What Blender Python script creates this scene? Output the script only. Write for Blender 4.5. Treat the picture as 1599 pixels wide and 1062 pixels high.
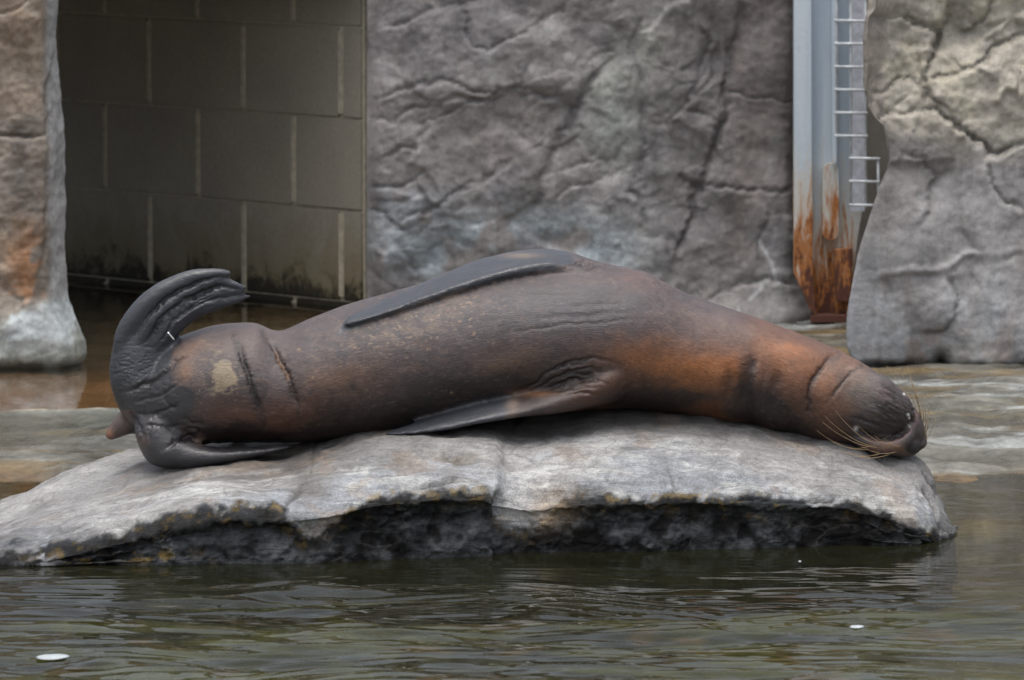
import bpy, bmesh, math
import numpy as np
from mathutils import Vector

R = math.radians
for o in list(bpy.data.objects): bpy.data.objects.remove(o)
S = bpy.context.scene
COL = S.collection
# ------------------------------------------------------------ camera
CAMY, CAMZ, PITCH = -14.0, 1.845, R(5.70)
FPX = 210/36*1599.0
cam = bpy.data.cameras.new('camera'); camo = bpy.data.objects.new('camera', cam); COL.objects.link(camo)
cam.lens = 210; cam.sensor_width = 36; cam.clip_end = 500
camo.location = (0, CAMY, CAMZ); camo.rotation_euler = (R(90)-PITCH, 0, 0)
cam.dof.use_dof = True; cam.dof.focus_distance = 13.9; cam.dof.aperture_fstop = 9.0
S.camera = camo
# ------------------------------------------------------------ sky, sun, exposure (overcast)
SUN_EL, SUN_AZ = R(80), R(205)
w = bpy.data.worlds.new('World'); S.world = w; w.use_nodes = True
wn = w.node_tree; bg = wn.nodes['Background']
sky = wn.nodes.new('ShaderNodeTexSky'); sky.sky_type = 'NISHITA'; sky.sun_disc = False
sky.sun_elevation = SUN_EL; sky.sun_rotation = SUN_AZ; sky.dust_density = 6; sky.air_density = 1.0; sky.ozone_density = 1.2
hsv = wn.nodes.new('ShaderNodeHueSaturation'); hsv.inputs['Saturation'].default_value = 0.45
wn.links.new(sky.outputs[0], hsv.inputs['Color']); # an overcast sky is brighter overhead than at the horizon
tc = wn.nodes.new('ShaderNodeTexCoord'); sx = wn.nodes.new('ShaderNodeSeparateXYZ'); wn.links.new(tc.outputs['Generated'], sx.inputs[0])
mrg = wn.nodes.new('ShaderNodeMapRange'); wn.links.new(sx.outputs[2], mrg.inputs[0])
mrg.inputs[1].default_value = 0.0; mrg.inputs[2].default_value = .9; mrg.inputs[3].default_value = 1.35; mrg.inputs[4].default_value = 2.0
mu = wn.nodes.new('ShaderNodeVectorMath'); mu.operation = 'SCALE'; wn.links.new(hsv.outputs[0], mu.inputs[0]); wn.links.new(mrg.outputs[0], mu.inputs['Scale'])
wn.links.new(mu.outputs[0], bg.inputs[0])
bg.inputs[1].default_value = 0.125
sl = bpy.data.lights.new('sun', 'SUN'); sl.energy = 0.5; sl.angle = R(35); sl.color = (1, .965, .92)
so = bpy.data.objects.new('sun', sl); COL.objects.link(so)
sd = Vector((math.cos(SUN_EL)*math.sin(SUN_AZ), math.cos(SUN_EL)*math.cos(SUN_AZ), math.sin(SUN_EL)))
so.rotation_euler = sd.to_track_quat('Z', 'Y').to_euler()
S.view_settings.view_transform = 'Standard'; S.view_settings.look = 'None'
S.view_settings.exposure = 0.15; S.view_settings.gamma = 1
S.render.engine = 'CYCLES'
S.render.resolution_x = 1024; S.render.resolution_y = 680

# ------------------------------------------------------------ pixel <-> world (real depths)
CP, SP = math.cos(PITCH), math.sin(PITCH)
def P(px, py, Y):
    a = (px-799.5)/FPX; b = (531-py)/FPX
    dy = CP + b*SP; dz = -SP + b*CP
    t = (Y-CAMY)/dy
    return np.array([a*t, Y, CAMZ+dz*t])
def PJ(p):
    q = p - np.array([0, CAMY, CAMZ])
    d = q[:, 1]*CP - q[:, 2]*SP; u = q[:, 1]*SP + q[:, 2]*CP
    return 799.5 + FPX*q[:, 0]/d, 531 - FPX*u/d
def Ywater(py, z=0.0):
    return (CAMZ-z)/math.tan(PITCH+math.atan((py-531)/FPX)) + CAMY
def pw(px, Y): return P(px, 531, Y)[0]
MPX = 14.05/FPX

# ------------------------------------------------------------ numpy noise
_rng = np.random.RandomState(7)
_perm = _rng.permutation(512); _perm = np.concatenate([_perm, _perm, _perm])
_grad = _rng.normal(size=(512, 3)); _grad /= np.linalg.norm(_grad, axis=1)[:, None]
def perlin(p):
    i = np.floor(p).astype(int); f = p-i; u = f*f*f*(f*(f*6-15)+10); i &= 511
    out = 0
    for dx in (0, 1):
        for dy in (0, 1):
            for dz in (0, 1):
                h = _perm[_perm[_perm[(i[:, 0]+dx) & 511]+((i[:, 1]+dy) & 511)]+((i[:, 2]+dz) & 511)]
                g = _grad[h]; d = f-np.array([dx, dy, dz])
                wgt = (u[:, 0] if dx else 1-u[:, 0])*(u[:, 1] if dy else 1-u[:, 1])*(u[:, 2] if dz else 1-u[:, 2])
                out = out + wgt*(g*d).sum(1)
    return out*1.5
def fbm(p, oct=4, gain=.5, off=0.0):
    p = np.asarray(p, float)+off+17.3; a = 1; s = 0
    for k in range(oct):
        s = s+a*perlin(p); p = p*2.03+3.1; a *= gain
    return s
def ridged(p, oct=4, gain=.5, off=0.0):
    p = np.asarray(p, float)+off+9.7; a = 1; s = 0
    for k in range(oct):
        s = s+a*(1-2*np.abs(perlin(p))); p = p*2.03+1.7; a *= gain
    return s
def sm(a, b, x):
    t = np.clip((x-a)/(b-a), 0, 1); return t*t*(3-2*t)
def polyd(px, py, pts):
    """distance and signed side to a polyline; t = fraction along it"""
    pts = np.array(pts, float); D = np.full(len(px), 1e9); Sg = np.zeros(len(px)); T = np.zeros(len(px)); n = len(pts)-1
    for k in range(n):
        a, b = pts[k], pts[k+1]; ab = b-a; L = ab@ab
        t = np.clip(((px-a[0])*ab[0]+(py-a[1])*ab[1])/L, 0, 1)
        ex = px-a[0]-t*ab[0]; ey = py-a[1]-t*ab[1]; d = np.hypot(ex, ey)
        m = d < D; D = np.where(m, d, D)
        Sg = np.where(m, np.sign(ab[0]*(py-a[1])-ab[1]*(px-a[0])), Sg); T = np.where(m, (k+t)/n, T)
    return D, Sg, T
def plates(p, cell, amp, depth, w, seed=0):
    """faceted relief: warped Voronoi plates, each with its own tilt and height, narrow clefts between"""
    q = p/cell; i0 = np.floor(q).astype(int); n = len(p); f1 = np.full(n, 9.); f2 = np.full(n, 9.); h = np.zeros(n)
    for dx in (-1, 0, 1):
        for dz in (-1, 0, 1):
            a = (i0[:, 0]+dx+seed) & 511; b = (i0[:, 1]+dz+seed*3) & 511
            k1 = _perm[_perm[a]+b]; g = _grad[k1]
            cx = i0[:, 0]+dx+.5+.45*g[:, 0]; cz = i0[:, 1]+dz+.5+.45*g[:, 1]
            ex = q[:, 0]-cx; ez = q[:, 1]-cz; d = np.hypot(ex, ez)
            hh = g[:, 2]*.7+ex*_grad[_perm[k1], 0]*1.3+ez*_grad[_perm[k1], 1]*1.3
            m1 = d < f1; f2 = np.where(m1, f1, np.minimum(f2, d)); h = np.where(m1, hh, h); f1 = np.where(m1, d, f1)
    e = f2-f1
    return amp*h*sm(0, .12, e)-depth*np.exp(-e/w), np.exp(-e/w)
def crom(A, n):
    """Catmull-Rom through rows of A, n samples per span"""
    A = np.array(A, float); E = np.vstack([2*A[0]-A[1], A, 2*A[-1]-A[-2]]); out = []
    for k in range(len(A)-1):
        p0, p1, p2, p3 = E[k:k+4]
        for t in np.arange(n)/n:
            out.append(.5*((2*p1)+(-p0+p2)*t+(2*p0-5*p1+4*p2-p3)*t*t+(-p0+3*p1-3*p2+p3)*t**3))
    out.append(A[-1]); return np.array(out)

# ------------------------------------------------------------ mesh helpers
def mk(name, V, F, mat=None, parent=None, smooth=True, col=None, attrs=None, mats=None, midx=None):
    me = bpy.data.meshes.new(name)
    V = np.asarray(V, float)
    me.from_pydata(V.tolist(), [], F.tolist() if isinstance(F, np.ndarray) else F)
    if mats:
        for m in mats: me.materials.append(m)
    elif mat: me.materials.append(mat)
    if midx is not None: me.polygons.foreach_set('material_index', np.asarray(midx, np.int32))
    me.polygons.foreach_set('use_smooth', [smooth]*len(me.polygons))
    if col is not None: setcol(me, 'Col', col)
    if attrs:
        for k, a in attrs.items(): setcol(me, k, a)
    me.update()
    o = bpy.data.objects.new(name, me); COL.objects.link(o)
    if parent: o.parent = parent
    return o
def setcol(me, name, a):
    a = np.asarray(a, float)
    if a.ndim == 1: a = np.stack([a, a, a], 1)
    at = me.attributes.new(name, 'FLOAT_COLOR', 'POINT')
    at.data.foreach_set('color', np.hstack([a, np.ones((len(a), 1))]).astype(np.float32).ravel())
def tag(o, label=None, cat=None, group=None, kind=None):
    if label: o['label'] = label
    if cat: o['category'] = cat
    if group: o['group'] = group
    if kind: o['kind'] = kind
    return o
def empty(name, loc, label, cat):
    o = bpy.data.objects.new(name, None); COL.objects.link(o); o.location = loc
    o.empty_display_size = .1
    return tag(o, label, cat)
def gridF(nr, nc, closed=False):
    r = np.arange(nr-1)[:, None]; c = np.arange(nc if closed else nc-1)[None, :]; c2 = (c+1) % nc
    return np.stack([(r*nc+c), (r*nc+c2), ((r+1)*nc+c2), ((r+1)*nc+c)], -1).reshape(-1, 4)
def vnormals(V, F):
    a = V[F[:, 0]]; b = V[F[:, 1]]; c = V[F[:, 2]]; d = V[F[:, 3]]
    n = np.cross(c-a, d-b); N = np.zeros_like(V)
    for k in range(4): np.add.at(N, F[:, k], n)
    return N/np.maximum(np.linalg.norm(N, axis=1), 1e-12)[:, None]
def tube(pts, rad, nseg=8, n=4):
    pts = np.array(pts, float); rad = np.ones(len(pts))*rad if np.isscalar(rad) else np.array(rad, float)
    A = crom(np.hstack([pts, rad[:, None]]), n); C = A[:, :3]; r = np.maximum(A[:, 3], 1e-5)
    T = np.gradient(C, axis=0); T /= np.linalg.norm(T, axis=1)[:, None]
    up = np.array([0, 1., 0]) if abs(T[:, 1]).max() < .9 else np.array([0, 0, 1.])
    U = np.cross(T, up); U /= np.linalg.norm(U, axis=1)[:, None]; W = np.cross(T, U)
    th = np.arange(nseg)/nseg*2*np.pi
    V = (C[:, None]+r[:, None, None]*(U[:, None]*np.cos(th)[None, :, None]+W[:, None]*np.sin(th)[None, :, None])).reshape(-1, 3)
    F = gridF(len(C), nseg, True).tolist()
    F.append(list(range(nseg))[::-1]); F.append([(len(C)-1)*nseg+k for k in range(nseg)])
    return V, F
def loft(st, nseg=32, n=6):
    """st rows: cx,cy,cz, Ux,Uy,Uz, Vx,Vy,Vz (half axes)"""
    A = crom(st, n); th = np.arange(nseg)/nseg*2*np.pi
    V = (A[:, None, :3]+A[:, None, 3:6]*np.cos(th)[None, :, None]+A[:, None, 6:9]*np.sin(th)[None, :, None]).reshape(-1, 3)
    F = gridF(len(A), nseg, True).tolist()
    F.append(list(range(nseg))); F.append([(len(A)-1)*nseg+k for k in range(nseg)][::-1])
    return V, F
def join(parts):
    V = []; F = []; o = 0
    for v, f in parts:
        V.append(np.asarray(v)); F += [[i+o for i in q] for q in f]; o += len(v)
    return np.vstack(V), F
def boxm(x0, x1, y0, y1, z0, z1, bev=0.0):
    bm = bmesh.new(); bmesh.ops.create_cube(bm, size=1)
    for v in bm.verts:
        v.co.x = x0 if v.co.x < 0 else x1; v.co.y = y0 if v.co.y < 0 else y1; v.co.z = z0 if v.co.z < 0 else z1
    if bev: bmesh.ops.bevel(bm, geom=bm.edges[:], offset=bev, segments=2, affect='EDGES')
    bm.verts.index_update()
    V = np.array([v.co[:] for v in bm.verts]); F = [[v.index for v in f.verts] for f in bm.faces]; bm.free()
    return V, F

# ------------------------------------------------------------ materials
class NT:
    def __init__(s, name):
        s.m = bpy.data.materials.new(name); s.m.use_nodes = True; s.t = s.m.node_tree
        s.b = s.t.nodes['Principled BSDF']; s.out = s.t.nodes['Material Output']
    def n(s, t, **kw):
        x = s.t.nodes.new(t)
        for k, v in kw.items():
            if k in x.inputs: x.inputs[k].default_value = v
            else: setattr(x, k, v)
        return x
    def l(s, a, b): s.t.links.new(a, b)
    def attr(s, name): return s.n('ShaderNodeAttribute', attribute_name=name).outputs['Color']
    def pos(s, scale=(1, 1, 1)):
        m = s.n('ShaderNodeMapping'); m.inputs['Scale'].default_value = scale
        s.l(s.n('ShaderNodeTexCoord').outputs['Object'], m.inputs[0]); return m.outputs[0]
    def noise(s, vec, scale, detail=5, rough=.55, dist=0):
        x = s.n('ShaderNodeTexNoise'); x.inputs['Scale'].default_value = scale; x.inputs['Detail'].default_value = detail
        x.inputs['Roughness'].default_value = rough; x.inputs['Distortion'].default_value = dist
        if vec is not None: s.l(vec, x.inputs['Vector'])
        return x.outputs['Fac']
    def voro(s, vec, scale, feature='F1'):
        x = s.n('ShaderNodeTexVoronoi', feature=feature); x.inputs['Scale'].default_value = scale
        if vec is not None: s.l(vec, x.inputs['Vector'])
        return x.outputs['Distance']
    def ramp(s, f, stops):
        x = s.n('ShaderNodeValToRGB'); e = x.color_ramp.elements
        while len(e) < len(stops): e.new(.5)
        for k, (p, c) in enumerate(stops):
            e[k].position = p; e[k].color = (*c, 1) if not np.isscalar(c) else (c, c, c, 1)
        s.l(f, x.inputs[0]); return x.outputs[0]
    def mr(s, f, a, b, c, d):
        x = s.n('ShaderNodeMapRange'); s.l(f, x.inputs[0])
        for k, v in zip((1, 2, 3, 4), (a, b, c, d)): x.inputs[k].default_value = v
        return x.outputs[0]
    def mix(s, f, a, b, mode='MIX'):
        x = s.n('ShaderNodeMix', data_type='RGBA', blend_type=mode)
        for v, k in ((f, 0), (a, 6), (b, 7)):
            if hasattr(v, 'is_linked'): s.l(v, x.inputs[k])
            elif k == 0: x.inputs[0].default_value = v
            else: x.inputs[k].default_value = (*v, 1) if not np.isscalar(v) else (v, v, v, 1)
        return x.outputs[2]
    def math(s, op, a, b=0.0):
        x = s.n('ShaderNodeMath', operation=op)
        for k, v in enumerate((a, b)):
            if hasattr(v, 'is_linked'): s.l(v, x.inputs[k])
            else: x.inputs[k].default_value = v
        return x.outputs[0]
    def bump(s, h, strength=.5, dist=.01, prev=None):
        x = s.n('ShaderNodeBump'); x.inputs['Strength'].default_value = strength; x.inputs['Distance'].default_value = dist
        s.l(h, x.inputs['Height'])
        if prev is not None: s.l(prev, x.inputs['Normal'])
        return x.outputs[0]
    def fin(s, color=None, rough=None, normal=None, **kw):
        for v, k in ((color, 'Base Color'), (rough, 'Roughness'), (normal, 'Normal')):
            if v is None: continue
            if hasattr(v, 'is_linked'): s.l(v, s.b.inputs[k])
            else: s.b.inputs[k].default_value = (*v, 1) if k == 'Base Color' else v
        for k, v in kw.items():
            k = k.replace('_', ' ')
            if hasattr(v, 'is_linked'): s.l(v, s.b.inputs[k])
            else: s.b.inputs[k].default_value = v
        return s.m

def mat_rock(name, vs=1.0, bumpd=.01, stain=(.30, .31, .31), rough=(.55, .8)):
    t = NT(name); p = t.pos()
    c = t.attr('Col')
    n1 = t.noise(p, 9*vs, 8, .62, .6); n2 = t.noise(p, 60*vs, 6, .7); n3 = t.noise(t.pos((22, 22, 3)), 1.2*vs, 5, .6, .4)
    c = t.mix(1, c, t.ramp(n1, [(.28, .62), (.5, 1.0), (.72, 1.36)]), 'MULTIPLY')
    c = t.mix(1, c, t.ramp(n2, [(.25, .70), (.5, 1.0), (.75, 1.28)]), 'MULTIPLY')
    c = t.mix(1, c, t.ramp(n3, [(.3, .86), (.5, 1.0), (.7, 1.1)]), 'MULTIPLY')
    n4 = t.noise(p, 3.4*vs, 7, .65, 1.2)
    c = t.mix(t.ramp(n4, [(.56, 0.), (.70, .45)]), c, stain)
    h = t.math('ADD', t.math('MULTIPLY', n1, 1.0), t.math('MULTIPLY', n2, .35))
    b = t.bump(h, .7, bumpd)
    b = t.bump(t.noise(p, 230*vs, 4, .7), .35, .002, b)
    return t.fin(c, t.mr(n1, .3, .7, rough[0], rough[1]), b)
M_wall = mat_rock('artificial_rock', 1.0, .006)
M_pillar = mat_rock('weathered_rock', 1.0, .007, stain=(.36, .35, .32))

def mat_slab():
    t = NT('boulder_stone'); p = t.pos(); c = t.attr('Col'); wet = t.attr('Wet')
    n1 = t.noise(p, 7, 8, .62, 1.0); n2 = t.noise(p, 70, 7, .75); n3 = t.noise(t.pos((.5, 2.2, 3)), 14, 9, .74, 1.2)
    c = t.mix(1, c, t.ramp(n1, [(.28, .66), (.5, 1.0), (.72, 1.22)]), 'MULTIPLY')
    c = t.mix(1, c, t.ramp(n2, [(.30, .60), (.5, 1.0), (.70, 1.30)]), 'MULTIPLY')
    c = t.mix(1, c, t.ramp(n3, [(.3, .60), (.5, 1.0), (.68, 1.24)]), 'MULTIPLY')
    n5 = t.noise(p, 330, 3, .8); c = t.mix(1, c, t.ramp(n5, [(.30, .62), (.5, 1.0), (.70, 1.42)]), 'MULTIPLY')
    # fine dark pits and speckle
    v = t.voro(p, 120); c = t.mix(t.ramp(v, [(.06, .55), (.16, 0.)]), c, t.mix(1, c, .35, 'MULTIPLY'))
    # hairline veins
    v2 = t.voro(t.mix(.16, p, t.n('ShaderNodeTexNoise', Scale=9.0).outputs['Color']), 5.5, 'DISTANCE_TO_EDGE')
    c = t.mix(t.math('MULTIPLY', t.ramp(v2, [(.0, .5), (.02, 0.)]), t.ramp(n1, [(.45, 0.), (.55, 1.)])), c, (.10, .095, .09))
    h = t.math('ADD', n1, t.math('MULTIPLY', n2, .35)); h = t.math('ADD', h, t.math('MULTIPLY', n3, .9))
    b = t.bump(h, .8, .012); b = t.bump(t.noise(p, 260, 4, .7), .7, .0026, b)
    r = t.math('SUBTRACT', t.mr(n2, .3, .7, .50, .72), t.math('MULTIPLY', wet, .22))
    sp_ = t.math('SUBTRACT', .34, t.math('MULTIPLY', wet, .24)); o_ = t.fin(c, r, b); t.l(sp_, t.b.inputs['Specular IOR Level']); return o_
M_slab = mat_slab()

def mat_ground():
    t = NT('wet_concrete'); p = t.pos((1, 1, 1)); c = t.attr('Col'); wet = t.attr('Wet')
    n1 = t.noise(t.pos((1, .55, 1)), 7, 8, .65, .8); n2 = t.noise(p, 55, 6, .7)
    c = t.mix(1, c, t.ramp(n1, [(.28, .6), (.5, 1.0), (.72, 1.35)]), 'MULTIPLY')
    c = t.mix(1, c, t.ramp(n2, [(.25, .6), (.5, 1.0), (.75, 1.35)]), 'MULTIPLY')
    b = t.bump(t.math('ADD', n1, t.math('MULTIPLY', n2, .4)), .5, .01)
    r = t.math('SUBTRACT', t.mr(n1, .35, .65, .35, .7), t.math('MULTIPLY', wet, .28))
    return t.fin(c, r, b)
M_ground = mat_ground()

def mat_water(name, tint, murk, murkf, bs, flat=1.0):
    t = NT(name); t.t.nodes.remove(t.b)
    p = t.pos((1, 1, 1))
    a = t.noise(t.pos((.75, 1, 1)), 9*bs, 3, .5, .5); b = t.noise(t.pos((.6, 1.1, 1)), 28*bs, 3, .5, .4)
    h = t.math('ADD', a, t.math('MULTIPLY', b, .28))
    nb = t.bump(h, flat, .012)
    fr = t.n('ShaderNodeFresnel', IOR=1.333); t.l(nb, fr.inputs['Normal'])
    gl = t.n('ShaderNodeBsdfGlossy'); gl.inputs['Roughness'].default_value = .015; t.l(nb, gl.inputs['Normal'])
    tr = t.n('ShaderNodeBsdfTransparent'); tr.inputs[0].default_value = (*tint, 1)
    df = t.n('ShaderNodeBsdfDiffuse')
    t.l(t.mix(t.ramp(t.noise(p, 3.0, 5, .6), [(.35, 0.), (.65, 1.)]), murk, tuple(x*1.7 for x in murk)), df.inputs[0])
    m1 = t.n('ShaderNodeMixShader'); m1.inputs[0].default_value = murkf; t.l(tr.outputs[0], m1.inputs[1]); t.l(df.outputs[0], m1.inputs[2])
    m2 = t.n('ShaderNodeMixShader'); t.l(fr.outputs[0], m2.inputs[0]); t.l(m1.outputs[0], m2.inputs[1]); t.l(gl.outputs[0], m2.inputs[2])
    t.l(m2.outputs[0], t.out.inputs[0]); return t.m
M_water = mat_water('pool_water', (.66, .68, .46), (.024, .025, .013), .30, 1.0, .08)
M_film = mat_water('thin_water', (.82, .78, .68), (.03, .028, .02), .10, .7, .06)

# ============================================================ SETTING
XD = lambda a, b, s: np.arange(a, b, s)
def terrain():
    xs = np.concatenate([[-60, -20, -8, -4, -3], XD(-2.2, 2.3, .014), [3, 4, 8, 20, 60]])
    ys = np.concatenate([[-60, -20, -8, -5], XD(-3.2, .1, .04), XD(.1, 5.2, .016), [6, 7, 9, 14, 40, 120]])
    X, Yg = np.meshgrid(xs, ys); x = X.ravel(); y = Yg.ravel()
    p3 = np.stack([x, y, 0*x], 1)
    nz = fbm(p3*2.2, 5, .55); nf = fbm(p3*9, 4, .55, 5)
    left = 1-sm(-.55, .35, x)
    # left terrace
    zL = -.035+.055*sm(.55, 1.15, y)+.022*sm(1.15, 1.95, y)
    edge = 2.03+.02*fbm(np.stack([x*3, 0*x, 0*x], 1), 3)
    rim = .004*np.exp(-((y-edge)/.025)**2)*(1+.5*nf)
    zL = zL+.009*sm(edge-.05, edge, y)*1.0+rim-.018*sm(edge+.03, edge+.1, y)
    # right terrace: broken shallow stone
    zR = -.16+.158*sm(.30, .95, y+.15*nz)+.062*sm(1.15, 2.15, y)
    z = left*zL+(1-left)*zR
    z += nz*(.010+.014*(1-left)*(1-sm(1.9, 2.4, y)))*sm(.6, 1.2, y)*(1-.65*left*sm(1.9, 2.1, y))+nf*.0045
    z += (1-left)*sm(.5, 1., y)*(ridged(p3*np.array([1.2, 4, 1]), 4, .5, 2)*.006)
    z -= (.09+.02*nz)*(1-sm(-.35, .55, y-.3*(1-left)+.1*nz)); z = np.where(y < .6, np.maximum(z, -.155+.02*nz), z)
    z = np.where(y > 5.3, .05, z)
    V = np.stack([x, y, z], 1); px, py = PJ(V)
    f = lambda c: np.array(c)
    def lerp(a, b, t): return a*(1-t)[:, None]+f(b)[None]*t[:, None] if np.ndim(a) == 2 else f(a)[None]*(1-t)[:, None]+f(b)[None]*t[:, None]
    c = lerp((.075, .070, .054), (.13, .128, .108), sm(-.3, .5, nz))
    big = fbm(p3*np.array([1.5, 5, 1]), 4, .6, 11)
    c = lerp(c, (.27, .285, .275), sm(.12, .3, big)*.8*(1-.75*left))
    c = lerp(c, (.13, .095, .045), sm(.1, .45, fbm(p3*np.array([2, 6, 1]), 4, .6, 23))*.85)
    # brown algae in the shallows
    c = lerp(c, (.12, .070, .022), (1-sm(.85, 1.22, y+.22*nz))*sm(-.6, .2, y)*.9)
    c = lerp(c, (.06, .062, .048), left*sm(1.45, 1.8, y)*(1-sm(edge-.03, edge, y))*.75)
    # orange-brown floor under the film of water
    c = lerp(c, (.27, .15, .07), left*sm(edge+.02, edge+.08, y)*(1-sm(3.2, 3.9, y))*.92)
    c = lerp(c, (.12, .09, .055), left*sm(2.75, 3.4, y)*.8)
    c = lerp(c, (.34, .31, .24), np.exp(-((y-edge)/.010)**2)*left*sm(-.3, .4, nf)*.8)
    # green-brown stones on the bed
    bed = 1-sm(-.5, .35, y)
    st = fbm(p3*np.array([2.6, 6, 1]), 4, .55, 31)
    c = lerp(c, (.13, .13, .05), bed)
    c = lerp(c, (.18, .175, .07), bed*sm(.05, .35, st)); c = lerp(c, (.025, .028, .014), bed*sm(.05, .4, -st))
    c = lerp(c, (.24, .14, .06), bed*sm(.35, .6, fbm(p3*3.4, 3, .5, 41)))
    hs = fbm(p3*np.array([7, 15, 1]), 5, .65, 43); c = c*(1+.45*np.clip(hs, -.6, .8)*sm(.5, .9, y)*(1-.6*left))[:, None]
    c = lerp(c, (.42, .25, .10), np.exp(-(((px-1540)/45)**2+((py-822)/14)**2)))
    wet = np.clip(.55+.6*sm(-.2, .3, -nz)+.4*left*sm(2.0, 2.1, y), 0, 1)
    o = mk('pool_ledge', V, gridF(len(ys), len(xs)), M_ground, col=np.clip(c, .01, .9), attrs={'Wet': wet})
    tag(o, 'wet algae stained concrete ledge and pool bed', kind='structure')
terrain()

def water():
    xs = np.concatenate([[-60, -20, -8, -4, -2.6], XD(-2.0, 2.0, .009), [2.6, 4, 8, 20, 60]])
    ys = np.concatenate([[-60, -30, -20, -8, -5], XD(-3.0, -.3, .008), XD(-.3, 2.4, .02)])
    X, Yg = np.meshgrid(xs, ys); x = X.ravel(); y = Yg.ravel(); p = np.stack([x, y, 0*x], 1)
    amp = sm(-.45, -1.2, y+.15*fbm(p*3, 2))*(1-.75*sm(.55, 1.45, x+.3*fbm(p*2, 3)))+.07
    amp *= 1+.9*fbm(p*np.array([1.2, 2.4, 1]), 2, .5, 19)
    wp = p+np.stack([fbm(p*1.3, 2), fbm(p*1.3, 2, .5, 7), 0*x], 1)*.15
    z = .010*fbm(wp*np.array([1.5, 4.2, 1]), 2, .45)+.0078*fbm(wp*np.array([3.6, 11, 1]), 2, .45, 3)+.0024*fbm(wp*np.array([8, 33, 1]), 2, .5, 13)*(1+fbm(p*np.array([2, 3, 1]), 2, .5, 29))-.0012*np.abs(fbm(wp*np.array([6, 17, 1]), 1, .5, 5))
    z = z*amp*(1-sm(1.2, 2.0, y)*.8)
    o = mk('water', np.stack([x, y, z], 1), gridF(len(ys), len(xs)), M_water)
    tag(o, 'rippled olive pool water in front of the boulder', kind='structure')
    # thin film on the upper ledge
    xs = np.concatenate([[-8, -4], XD(-2.2, .9, .03), [.9]]); ys = np.concatenate([XD(2.06, 5.2, .03), [7, 9]])
    X, Yg = np.meshgrid(xs, ys); x = X.ravel(); y = Yg.ravel()
    zz = .0475+.0001*fbm(np.stack([x*4, y*7, 0*x], 1), 3)
    o = mk('shallow_water', np.stack([x, y, zz], 1), gridF(len(ys), len(xs)), M_film)
    tag(o, 'thin still water lying on the upper ledge', kind='structure')
water()

# ============================================================ ROCK WALLS
def rockmass(name, plan, base_z, top_z, disp, colf, mat, label, cat, xshift=None, step=.006, fine_top=1.16):
    """plan: closed polygon [(x,Y,dense)] seen from above, clockwise from the visible side"""
    pts = []; den = []
    for k, (x, y, d) in enumerate(plan):
        x2, y2, _ = plan[(k+1) % len(plan)]
        L = math.hypot(x2-x, y2-y); n = max(1, int(L/(step if d else .12)))
        for j in range(n):
            pts.append((x+(x2-x)*j/n, y+(y2-y)*j/n)); den.append(d)
    pts = np.array(pts); den = np.array(den, float)
    # round corners, average normals
    k = 7
    for _ in range(10):
        nb = (np.roll(pts, 1, 0)+np.roll(pts, -1, 0))/2
        pts = np.where(den[:, None]*np.roll(den, 1)[:, None]*np.roll(den, -1)[:, None] > 0, nb, pts)
    T = np.roll(pts, -2, 0)-np.roll(pts, 2, 0); N = np.stack([T[:, 1], -T[:, 0]], 1); N /= np.linalg.norm(N, axis=1)[:, None]
    zs = np.concatenate([XD(base_z, fine_top, step), np.linspace(fine_top, top_z, 8)])
    nc = len(pts); nr = len(zs)
    V = np.zeros((nr, nc, 3)); V[:, :, 0] = pts[None, :, 0]; V[:, :, 1] = pts[None, :, 1]; V[:, :, 2] = zs[:, None]
    V = V.reshape(-1, 3); N3 = np.tile(np.hstack([N, np.zeros((nc, 1))]), (nr, 1)); dm = np.tile(den, nr)
    px, py = PJ(V)
    if xshift is not None: V[:, 0] += xshift(px, py, V)*dm; px, py = PJ(V)
    D = disp(V, px, py)*dm
    V2 = V+N3*D[:, None]
    F = gridF(nr, nc, True)
    c = colf(V2, px, py, D)
    Fl = F.tolist(); Fl.append([(nr-1)*nc+k for k in range(nc)])
    o = mk(name, V2, Fl, mat, col=np.clip(c, .01, .9))
    return tag(o, label, cat)
def mixc(c, new, t):
    new = np.array(new)[None]; return c*(1-t)[:, None]+new*t[:, None]
def cracks(px, py, L, wob=None, tap=.14, big=True):
    """list of (pts, width, depth, step, stepwidth)"""
    D = np.zeros(len(px)); M = np.zeros(len(px))
    qx, qy = px, py
    if wob is not None: qx = px+wob[0]; qy = py+wob[1]
    for pts, w, dep, st, sw in L:
        if big: sw *= 2.2; st *= .55; w *= .8
        a = np.array(pts); mrg = max(sw*2.6, w*4)
        m = (qx > a[:, 0].min()-mrg) & (qx < a[:, 0].max()+mrg) & (qy > a[:, 1].min()-mrg) & (qy < a[:, 1].max()+mrg)
        if not m.any(): continue
        d, s, t = polyd(qx[m], qy[m], pts)
        env = (sm(0, tap, t)*(1-sm(1-tap, 1, t))*.85+.15)*(1-sm(0, 1, (d/w-1.2)/2)*0)
        g = np.exp(-(d/w)**2)*env
        D[m] += -dep*g+st*s*np.exp(-(d/sw)**2)*np.tanh(d/(w*.8))*env*np.where(d < sw*2.5, 1, 0)
        M[m] = np.maximum(M[m], g*min(1., dep/.012))
    return D, M

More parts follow.
